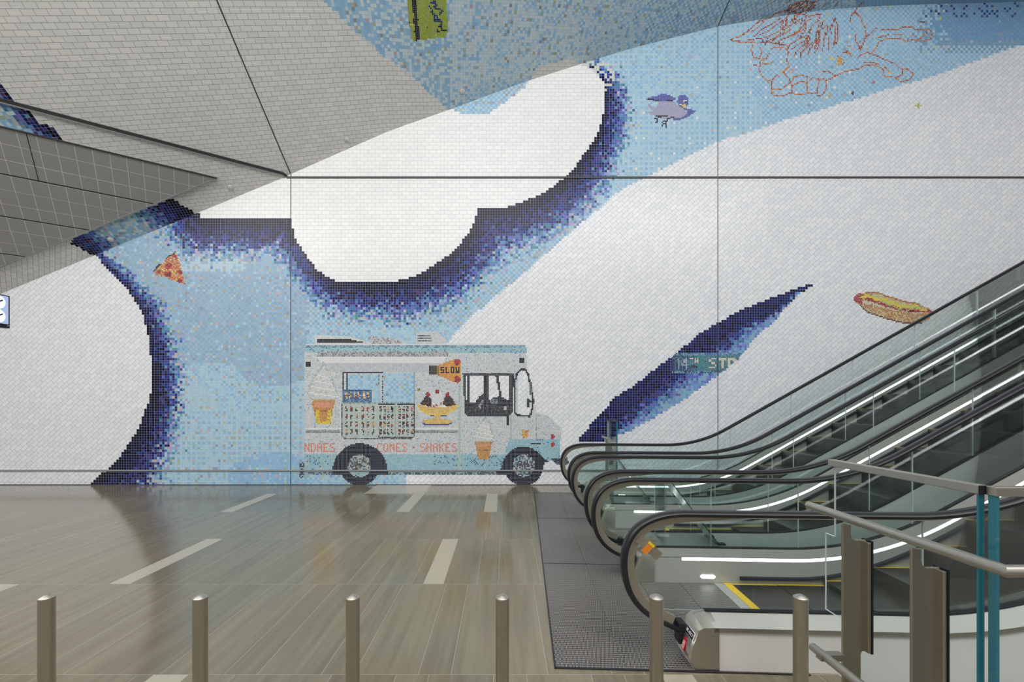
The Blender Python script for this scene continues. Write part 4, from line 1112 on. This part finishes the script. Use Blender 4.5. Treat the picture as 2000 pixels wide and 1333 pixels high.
    f += [tuple(range(n)), tuple((len(secs)-1)*n+k for k in range(n-1,-1,-1))]
    b.add(v, f); cp = b.build('newel_end_cap', M['steelh'], root, True, .006)
    # black inlet mouth
    b = MB(); b.prism([(-.036 ,.10),(.05,.10),(.055,.19),(.045,.235),(-.034,.235),(-.04,.16)], .985, 1.03, 'x')
    b.v = [(x, yc + y, z) for (x, y, z) in b.v]; b.build('handrail_inlet', M['gasket'], cp, False, .006)
    if sensor:
        # small bracket on the glass inside the newel
        b = MB(); b.box(-.055,.0,-.008,.008,-.028,.028); b.box(.0,.03,-.014,.014,-.062,.062); b.box(.03,.06,-.014,.014,-.035,.045); b.box(.06,.125,-.008,.008,-.03,.03)
        q = b.build('newel_sensor_bracket', M['guide'], root); q.location = (.775, yc - .02, .735); q.rotation_euler = (0, math.radians(42), 0)
        if not outer: return cp
        b = MB(); b.box(.01,.05,-.018,-.014,-.048,.014); l = b.build('warning_label', M['orange'], q); tag(l, 'orange warning label')
        b = MB(); b.box(.008,.052,-.019,-.013,.016,.034); l = b.build('warning_label_top', M['yellow'], q)
    return cp

YS = [(2.92, 4.19), (4.69, 5.96), (6.46, 7.73)]
grate = None
def grate_mat():
    m, nt, b = new_mat('ribbed_landing_plate')
    tc = N(nt, 'ShaderNodeTexCoord'); sp = N(nt, 'ShaderNodeSeparateXYZ'); nt.links.new(tc.outputs['Object'], sp.inputs[0])
    u, v = sp.outputs[0], sp.outputs[1]
    fv = math_node(nt, 'FRACT', math_node(nt, 'DIVIDE', v, .0235))
    rv = math_node(nt, 'LESS_THAN', fv, .74)
    rowp = math_node(nt, 'MULTIPLY', math_node(nt, 'MODULO', math_node(nt, 'FLOOR', math_node(nt, 'DIVIDE', v, .0235)), 2.0), .5)
    fu = math_node(nt, 'FRACT', math_node(nt, 'ADD', math_node(nt, 'DIVIDE', u, .0085), rowp))
    ru = math_node(nt, 'LESS_THAN', fu, .45)
    rib = math_node(nt, 'MULTIPLY', rv, ru)
    nt.links.new(mixc(nt, rib, lin((30, 28, 34)), lin((200, 196, 190))), b.inputs['Base Color'])
    b.inputs['Roughness'].default_value = .42; b.inputs['Metallic'].default_value = .45
    bp = N(nt, 'ShaderNodeBump'); bp.inputs['Distance'].default_value = .003; bp.inputs['Strength'].default_value = .5
    nt.links.new(rib, bp.inputs['Height']); nt.links.new(bp.outputs[0], b.inputs['Normal'])
    return m
M['grate'] = grate_mat()
def step_mat():
    m, nt, b = new_mat('grooved_step_metal')
    tc = N(nt, 'ShaderNodeTexCoord'); sp = N(nt, 'ShaderNodeSeparateXYZ'); nt.links.new(tc.outputs['Object'], sp.inputs[0])
    f = math_node(nt, 'LESS_THAN', math_node(nt, 'FRACT', math_node(nt, 'DIVIDE', sp.outputs[1], .012)), .5)
    nt.links.new(mixc(nt, f, lin((20, 20, 24)), lin((86, 83, 80))), b.inputs['Base Color'])
    b.inputs['Roughness'].default_value = .4; b.inputs['Metallic'].default_value = .5
    return m
M['step'] = step_mat()

labels = ['escalator nearest the steel bollards, orange label on its newel and a white side wall',
          'middle escalator of the three, rising to the right between the other two',
          'escalator furthest back, running up beside the mosaic wall']
bar_groups = 'escalators rising to the right'
for e, (ya, yb) in enumerate(YS):
    root = empty('escalator', (0, 0, 0), ANG); tag(root, labels[e], 'escalator', bar_groups)
    capA = balustrade(root, ya, +1, .25, e == 0, e, sensor=(e < 2))
    balustrade(root, yb, -1, .25, e == 2, e, sensor=False)
    # landing plates
    y0 = [2.765, 4.56, 6.35][e]; y1 = [4.55, 6.34, 8.15][e]
    for (xa, xb) in ((.20, .626), (.63, 1.056)):
        b = MB(); b.box(xa, xb, y0, y1, -.004, .004); b.build('landing_plate', M['grate'], root)
    for (xa, xb) in ((1.06, 1.406), (1.41, 1.72)):
        b = MB(); b.box(xa, xb, ya + .075, yb - .075, -.004, .004); b.build('landing_plate', M['grate'], root)
    b = MB(); b.box(.196, 1.72, y0 - .012, y0, -.004, .006); b.box(.188, .20, y0 - .012, y1, -.004, .006)
    if e == 2: b.box(.196, 1.2, y1, y1 + .01, -.004, .006)
    b.build('landing_frame', M['dark'], root)
    # comb
    b = MB(); b.box(1.72, 1.80, ya + .075, yb - .075, -.004, .007); b.build('comb_plate', M['skirt'], root)
    b = MB(); b.box(1.80, 1.865, ya + .075, yb - .075, -.004, .010); q = b.build('comb', M['yellow'], root); tag(q, 'yellow comb at the foot of the steps')
    # steps
    st = None; k = 0; x = 1.87
    w = (yb - ya) - .156
    while x < XE - .5:
        zt = zat(0.0, x + .2) + .09 * ramp(x) if x > 2.2 else -.002
        zp = zat(0.0, x - .205) if x > 2.6 else zt
        if st is None:
            b = MB(); b.box(0, .40, -w/2, w/2, -.24, 0, 0)
            for q in (-1, 1): 
                yy0, yy1 = sorted((q * w/2, q * (w/2 - .02))); b.box(.0, .40, yy0, yy1, -.004, .0015, 1)
            st = b.build('step', [M['step'], M['yellow']], root); cur = st
        else:
            cur = st.copy(); COL.objects.link(cur); cur.parent = root
        cur.location = (x, (ya + yb) / 2, zt + .008)
        x += .405; k += 1
    # truss and side cladding
    und = rise_path(.24, 1.19, XE)
    if e == 0:
        v = []; f = []
        for i, (x, z) in enumerate(und):
            zb = 0.0 if x < 1.9 else -3.0
            v += [(x, ya - .138, z), (x, ya - .138, min(0, z - 1.3) if x > 2.0 else -.2), (x, ya - .118, z), (x, ya - .118, -.2)]
        b = MB()
        for i in range(len(und) - 1):
            (xa, za), (xb, zb) = und[i], und[i+1]
            b.add([(xa, ya-.138, za),(xb, ya-.138, zb),(xb, ya-.138, -3.0),(xa, ya-.138, -3.0),(xa, ya-.11, za),(xb, ya-.11, zb),(xb, ya-.11, -3.0),(xa, ya-.11, -3.0)],
                  [(0,1,2,3),(4,7,6,5),(0,4,5,1),(2,6,7,3)])
        q = b.build('side_cladding', M['plaster'], root); tag(q, 'white painted side wall of the escalator')
    b = MB()
    for (yy, hh) in (((ya - .10) if e == 0 else ya - .245, 1), ((yb + .10) if e == 2 else yb + .245, 1)):
        for i in range(len(und) - 1):
            (xa, za), (xb, zb) = und[i], und[i+1]; za2, zb2 = za - (.24 if i == 0 else .9), zb - .9
            za2 = max(za2, -.0) if xa < 2.9 else za2; zb2 = max(zb2, 0) if xb < 2.9 else zb2
            t_ = .01
            b.add([(xa, yy-t_, za),(xb, yy-t_, zb),(xb, yy-t_, zb2),(xa, yy-t_, za2),(xa, yy+t_, za),(xb, yy+t_, zb),(xb, yy+t_, zb2),(xa, yy+t_, za2)], [(0,1,2,3),(4,7,6,5),(0,4,5,1),(2,6,7,3)])
    b.build('truss_side', M['dark'], root)
    b = MB(); low = [(x, z - .9) for x, z in rise_path(.24, 3.4, XE)]
    for i in range(len(low) - 1):
        (xa, za), (xb, zb) = low[i], low[i+1]
        b.add([(xa, ya-.1, za),(xb, ya-.1, zb),(xb, yb+.1, zb),(xa, yb+.1, za),(xa, ya-.1, za-.02),(xb, ya-.1, zb-.02),(xb, yb+.1, zb-.02),(xa, yb+.1, za-.02)], [(0,1,2,3),(4,7,6,5),(0,4,5,1),(2,3,7,6)])
    b.build('truss_underside', M['dark'], root)
    if e == 0:
        # identification plate and red sticker on the sloping end face
        def face_m(bb, z, dx): 
            xx = 1.0 + dx; R = Matrix(((0, .33, -.94), (-1, 0, 0), (0, .94, .33)))
            return Matrix.Translation((xx, ya + bb, z)) @ R.to_4x4()
        fx = lambda z: 1.001 + (z - .14) * .35
        b = MB(); b.box(-.058, .058, -.024, .024, -.001, .004); q = b.build('identification_plate', M['white'], root); q.matrix_local = face_m(-.094, .205, .038)
        b = MB(); b.box(-.055, .055, -.021, .021, .003, .0055); b.build('plate_face', M['gasket'], q)
        t = text_mesh('plate_text', 'BK-ESC7', .028, M['white'], q, Matrix.Translation((0, 0, .0065)))
        tag(q, 'black plate with white letters reading BK-ESC7')
        b = MB(); b.box(-.02, .02, -.035, .035, -.001, .005); q = b.build('warning_sticker', M['red'], root); q.matrix_local = face_m(-.068, .125, .010)
        tag(q, 'red sticker with fine white writing')
        b = MB()
        for i in range(4): b.box(-.014 + .009 * i, -.011 + .009 * i, -.03, .018, .005, .0056)
        b.build('sticker_print', M['white'], q)

# clear anti-climb barriers on the decks between the escalators
R2 = Matrix.Rotation(ANG, 4, 'Z')
for (yc, x, lab) in ((4.44, 1.33, 'clear acrylic barrier on the deck between the near and middle escalators'), (6.21, 1.20, 'clear acrylic barrier on the deck between the middle and far escalators')):
    root = empty('acrylic_barrier', R2 @ Vector((x, yc, .297)), ANG); tag(root, lab, 'barrier', 'clear barriers between escalators')
    for yy in (-.165, .165):
        b = MB(); b.prism([(0,0),(.012,0),(.012,.54),(.06,.56),(.46,0),(.52,0),(.08,.60),(0,.58)], yy - .006, yy + .006, 'y', 0, 1)
        b.build('side_panel', [M['acrylic'], M['gedge']], root)
    b = MB(); b.box(0, .008, -.155, .155, 0, .57, 0); b.build('front_panel', [M['acrylic']], root)
    b = MB(); b.prism([(.075,.585),(.515,0),(.505,0),(.065,.585)], -.155, .155, 'y', 0, 1); b.build('sloping_panel', [M['acrylic'], M['gedge']], root)
    b = MB(); b.box(.50, .57, -.16, -.10, 0, .012); b.box(.50, .57, .10, .16, 0, .012); b.build('foot_clip', M['dark'], root)

def bent_tube(b, pts, rad, n=24):
    pts = [Vector(p) for p in pts]; rings = []
    for i, p in enumerate(pts):
        d0 = (p - pts[i-1]).normalized() if i else (pts[1] - p).normalized()
        d1 = (pts[i+1] - p).normalized() if i < len(pts) - 1 else d0
        t = (d0 + d1).normalized(); side = Vector((0, 0, 1)).cross(t).normalized(); k = 1 / max(.3, t.dot(d0))
        rings.append([p + side * math.cos(2*PI*q/n) * rad * k + Vector((0,0,1)) * math.sin(2*PI*q/n) * rad for q in range(n)])
    v = [q for rg in rings for q in rg]
    f = [(i*n+q, i*n+(q+1)%n, (i+1)*n+(q+1)%n, (i+1)*n+q) for i in range(len(pts)-1) for q in range(n)]
    b.add(v, f + [tuple(range(n-1,-1,-1)), tuple((len(pts)-1)*n+q for q in range(n))])

# ================================================================ GLASS GUARD AND STAIR RAILS
def guard_post(root, Y):
    q = empty('guard_post', (0, Y, 0), 0, root)
    b = MB(); t = .006
    prof = [(1.675,-.25),(1.765,-.25),(1.765,.40),(1.772,.412),(1.80,.412),(1.80,.945),(1.79,.962),(1.735,.962),(1.720,.972),(1.716,.99),(1.716,1.04),(1.675,1.04)]
    b.prism(prof, -t, t, 'y'); b.build('plate', M['steel'], q, False, .003)
    b = MB(); b.box(1.782, 1.796, -.03, .03, .412, .955); b.build('clamp', M['steel'], q, False, .004)
    b = MB(); b.box(1.796, 1.806, -.03, .03, .41, .962); b.build('gasket', M['gasket'], q)
    b = MB(); b.box(1.56, 1.675, -.02, .02, .37, .40); b.build('rail_bracket', M['steel'], q)
    return q
gr = empty('glass_guard', (0, 0, 0)); tag(gr, 'frameless glass guard with steel posts and cap rail beside the escalator in the right foreground', 'guard')
# side pane running away from the camera
b = MB(); b.prism([(1.70,-.5),(1.70,1.295),(2.44,1.295),(2.44,.905),(2.51,.905),(2.51,.476),(2.36,.476),(2.36,-.5)], 1.815, 1.825, 'x', 0, 1)
b.build('glass_pane', [M['gglass'], M['gedge']], gr)
b = MB(); b.box(1.808, 1.83, 1.692, 1.70, -.5, 1.295); b.build('pane_edge', M['tealedge'], gr)
b = MB(); b.box(1.838, 3.2, 1.655, 1.671, -.5, 1.295, 0); b.build('glass_pane', [M['gglass']], gr)
b = MB(); b.box(1.826, 1.84, 1.650, 1.676, -.5, 1.295); b.build('pane_edge', M['tealedge'], gr)
b = MB(); b.box(1.802, 1.838, 1.69, 2.47, 1.29, 1.325); b.build('cap_rail', M['steelh'], gr, False, .003)
b = MB(); b.box(1.822, 3.2, 1.645, 1.681, 1.29, 1.325); b.build('cap_rail', M['steelh'], gr, False, .003)
b = MB(); b.box(1.805, 1.835, 1.684, 1.69, 1.291, 1.324); b.build('corner_gasket', M['gasket'], gr)
for Y in (2.2, 1.83): guard_post(gr, Y)
hr = empty('stair_handrail', (0, 0, 0)); tag(hr, 'round brushed steel handrail on top of the glass guard posts, bent to the right', 'handrail')
b = MB(); bent_tube(b, [(1.695, 2.47, 1.07), (1.695, 1.50, 1.07), (3.2, 1.50, 1.07)], .021)
b.build('rail', M['steelh'], hr, True)
bm_ = MB(); bm_.v = []; 
lr = empty('lower_stair_handrail', (0, 0, 0)); tag(lr, 'lower round steel handrail at shin height beside the rightmost bollard', 'handrail')
b = MB(); b.tube((1.59, 2.22, .385), (1.59, 1.2, .385), .021); b.build('rail', M['steelh'], lr, True)
b = MB(); b.tube((1.59, 2.285, .385), (1.59, 2.222, .385), .0205); b.build('end_cap', M['steelh'], lr, True)
# matching guard at the far side, beside the wall
fg = empty('far_glass_guard', (0, 0, 0)); tag(fg, 'small glass guard with steel post beyond the furthest escalator against the mosaic wall', 'guard')
b = MB(); b.box(2.03, 2.045, 7.95, 8.62, .1, 1.31, 0); b.build('glass_pane', [M['gglass']], fg)
b = MB(); b.box(2.026, 2.048, 7.94, 7.952, .1, 1.31); b.build('pane_edge', M['tealedge'], fg)
b = MB(); b.box(2.028, 2.047, 8.62, 8.63, .1, 1.31); b.build('pane_edge', M['gedge'], fg)
b = MB(); b.box(2.02, 2.055, 7.94, 8.63, 1.305, 1.33); b.build('cap_rail', M['dark'], fg)
b = MB(); b.box(1.90, 1.94, 8.25, 8.262, 0, .98); b.box(1.94, 2.02, 8.25, 8.262, .4, .9); b.build('guard_post', M['steel'], fg)
b = MB(); b.tube((1.90, 8.5, 1.0), (1.90, 7.95, 1.0), .021); b.build('handrail', M['steelh'], fg, True)

# ================================================================ BOLLARDS
labs = ['leftmost steel bollard, at the left edge of the floor', 'steel bollard below the dark mosaic edge, second from the left edge', 'steel bollard in front of the rear wheel of the truck picture',
        'steel bollard left of the ribbed landing plate, near the middle of the row', 'steel bollard in front of the nearest escalator newel', 'rightmost steel bollard, beside the glass guard']
proto = None
for i, x in enumerate((-1.864, -1.236, -.613, -.002, .628, 1.217)):
    if proto is None:
        r = empty('steel_bollard', (x, 1.82, 0)); R_ = .0273; n = 40
        b = MB(); b.tube((0,0,.006),(0,0,.842), R_, n); post = b.build('post', M['steel'], r, True)
        v = []; f = []; rings = [(R_ * 1.005, .8405), (R_ * 1.005, .8425), (R_ * .97, .8434), (R_ * .75, .8475), (R_ * .5, .8515), (R_ * .25, .8545)]
        for rr, z in rings: v += [(rr * math.cos(2*PI*k/n), rr * math.sin(2*PI*k/n), z) for k in range(n)]
        v.append((0,0,.8555))
        for q in range(len(rings) - 1): f += [(q*n+k, q*n+(k+1)%n, (q+1)*n+(k+1)%n, (q+1)*n+k) for k in range(n)]
        f += [((len(rings)-1)*n+k, (len(rings)-1)*n+(k+1)%n, len(v)-1) for k in range(n)]
        f.append(tuple(range(n-1,-1,-1)))
        b = MB(); b.add(v, f); cap = b.build('domed_cap', M['steelh'], r, True)
        b = MB(); b.tube((0,0,0),(0,0,.008), .05, n); fl_ = b.build('floor_flange', M['steelh'], r, True)
        proto = (r, [post, cap, fl_])
    else:
        r = proto[0].copy(); COL.objects.link(r); r.location = (x, 1.82, 0)
        for c in proto[1]: d = c.copy(); COL.objects.link(d); d.parent = r
    tag(r, labs[i], 'bollard', 'row of steel bollards')

# ================================================================ HANGING SIGN
sg = empty('hanging_sign', (-5.5, 4.97, 2.5), math.radians(90)); tag(sg, 'backlit blue hanging sign with white arrow roundels, cut by the left edge of the photo', 'sign')
b = MB(); b.box(-1.6, 0, 0, .07, 0, .33); b.build('sign_box', M['gasket'], sg, False, .002)
b = MB(); b.box(-1.59, -.016, -.003, 0, .012, .318); face = b.build('sign_face', M['lit_blue'], sg)
b = MB(); b.box(-1.6, .0, .0, .07, -.03, -.008); b.build('bottom_rail', M['gasket'], sg)
b = MB(); b.box(-.03, .0, -.002, .06, -.009, .0); b.build('spacer', M['lip'], sg)
for z in (.242, .09):
    b = MB(); b.tube((-.12, -.0055, z), (-.12, -.003, z), .072, 40); d = b.build('roundel', M['lit_white'], face, False)
    b = MB(); b.prism([(-.075, .018),(-.075,.034),(-.13,.006),(-.18,.034),(-.18,.018),(-.13,-.012)], -.0075, -.0055, 'y')
    b.v = [(x, y, zz + z) for (x, y, zz) in b.v]; b.build('arrow', M['navy'], face)
b = MB()
for x in (-.5, -1.3): b.tube((x, .035, .33), (x, .035, 4.9), .012, 12)
b.build('suspension_rod', M['dark'], sg)

# ================================================================ LIGHT
w = bpy.data.worlds.new('World'); scene.world = w; w.use_nodes = True; nt = w.node_tree
bg = nt.nodes['Background']
tc = N(nt, 'ShaderNodeTexCoord'); sp = N(nt, 'ShaderNodeSeparateXYZ'); nt.links.new(tc.outputs['Generated'], sp.inputs[0])
rp = N(nt, 'ShaderNodeValToRGB'); el = rp.color_ramp.elements
el[0].position = 0.0; el[0].color = (.12, .11, .10, 1); el[1].position = 1.0; el[1].color = (1.0, 1.0, 1.02, 1)
e_ = el.new(.50); e_.color = (.26, .245, .225, 1); e_ = el.new(.62); e_.color = (.70, .71, .72, 1)
nt.links.new(math_node(nt, 'MULTIPLY_ADD', sp.outputs[2], .5, .5), rp.inputs[0])
nt.links.new(rp.outputs[0], bg.inputs[0]); bg.inputs[1].default_value = 0.8

def area(name, loc, target, sx, sy, power, col=(1, .98, .95)):
    L = bpy.data.lights.new(name, 'AREA'); L.shape = 'RECTANGLE'; L.size = sx; L.size_y = sy; L.energy = power; L.color = col
    o = bpy.data.objects.new(name, L); COL.objects.link(o); o.location = loc
    o.rotation_euler = (Vector(target) - Vector(loc)).to_track_quat('-Z', 'Y').to_euler()
    return o
area('unseen_area_light', (-2, -1.5, 9.0), (-2, 8.9, 4.5), 24.0, 2.5, 900)  # unseen broad light for the room, stretched wide to soften glare on the tiles
area('unseen_area_light', (-9, 1.0, 7.5), (-8, 8.9, 2.5), 5.0, 2.5, 170)  # added unseen light that lifts the left part of the wall
area('unseen_area_light', (-1.0, 1.5, 10.5), (-.5, 8.9, 6.0), 5.0, 1.5, 60)  # added unseen light brightening the top centre of the wall
area('unseen_area_light', (5, -6.0, 12.0), (5, 8.9, 7.5), 16.0, .6, 420)  # added narrow strip light, set to shadow the top right of the wall

# ================================================================ CAMERA
cam = bpy.data.cameras.new('camera'); co = bpy.data.objects.new('camera', cam); COL.objects.link(co)
co.location = (0, 0, H); co.rotation_euler = (PI / 2, 0, 0)
cam.sensor_width = 36; cam.lens = F / 2000 * 36
cam.shift_x = (1000 - CX) / 2000; cam.shift_y = (CY - 666.5) / 2000
cam.clip_start = .05; cam.clip_end = 100
scene.camera = co
scene.view_settings.view_transform = 'Standard'; scene.view_settings.look = 'None'
scene.view_settings.exposure = 0.0; scene.view_settings.gamma = 1.0; scene.view_settings.use_curve_mapping = False
scene.cycles.max_bounces = 12; scene.cycles.transparent_max_bounces = 48
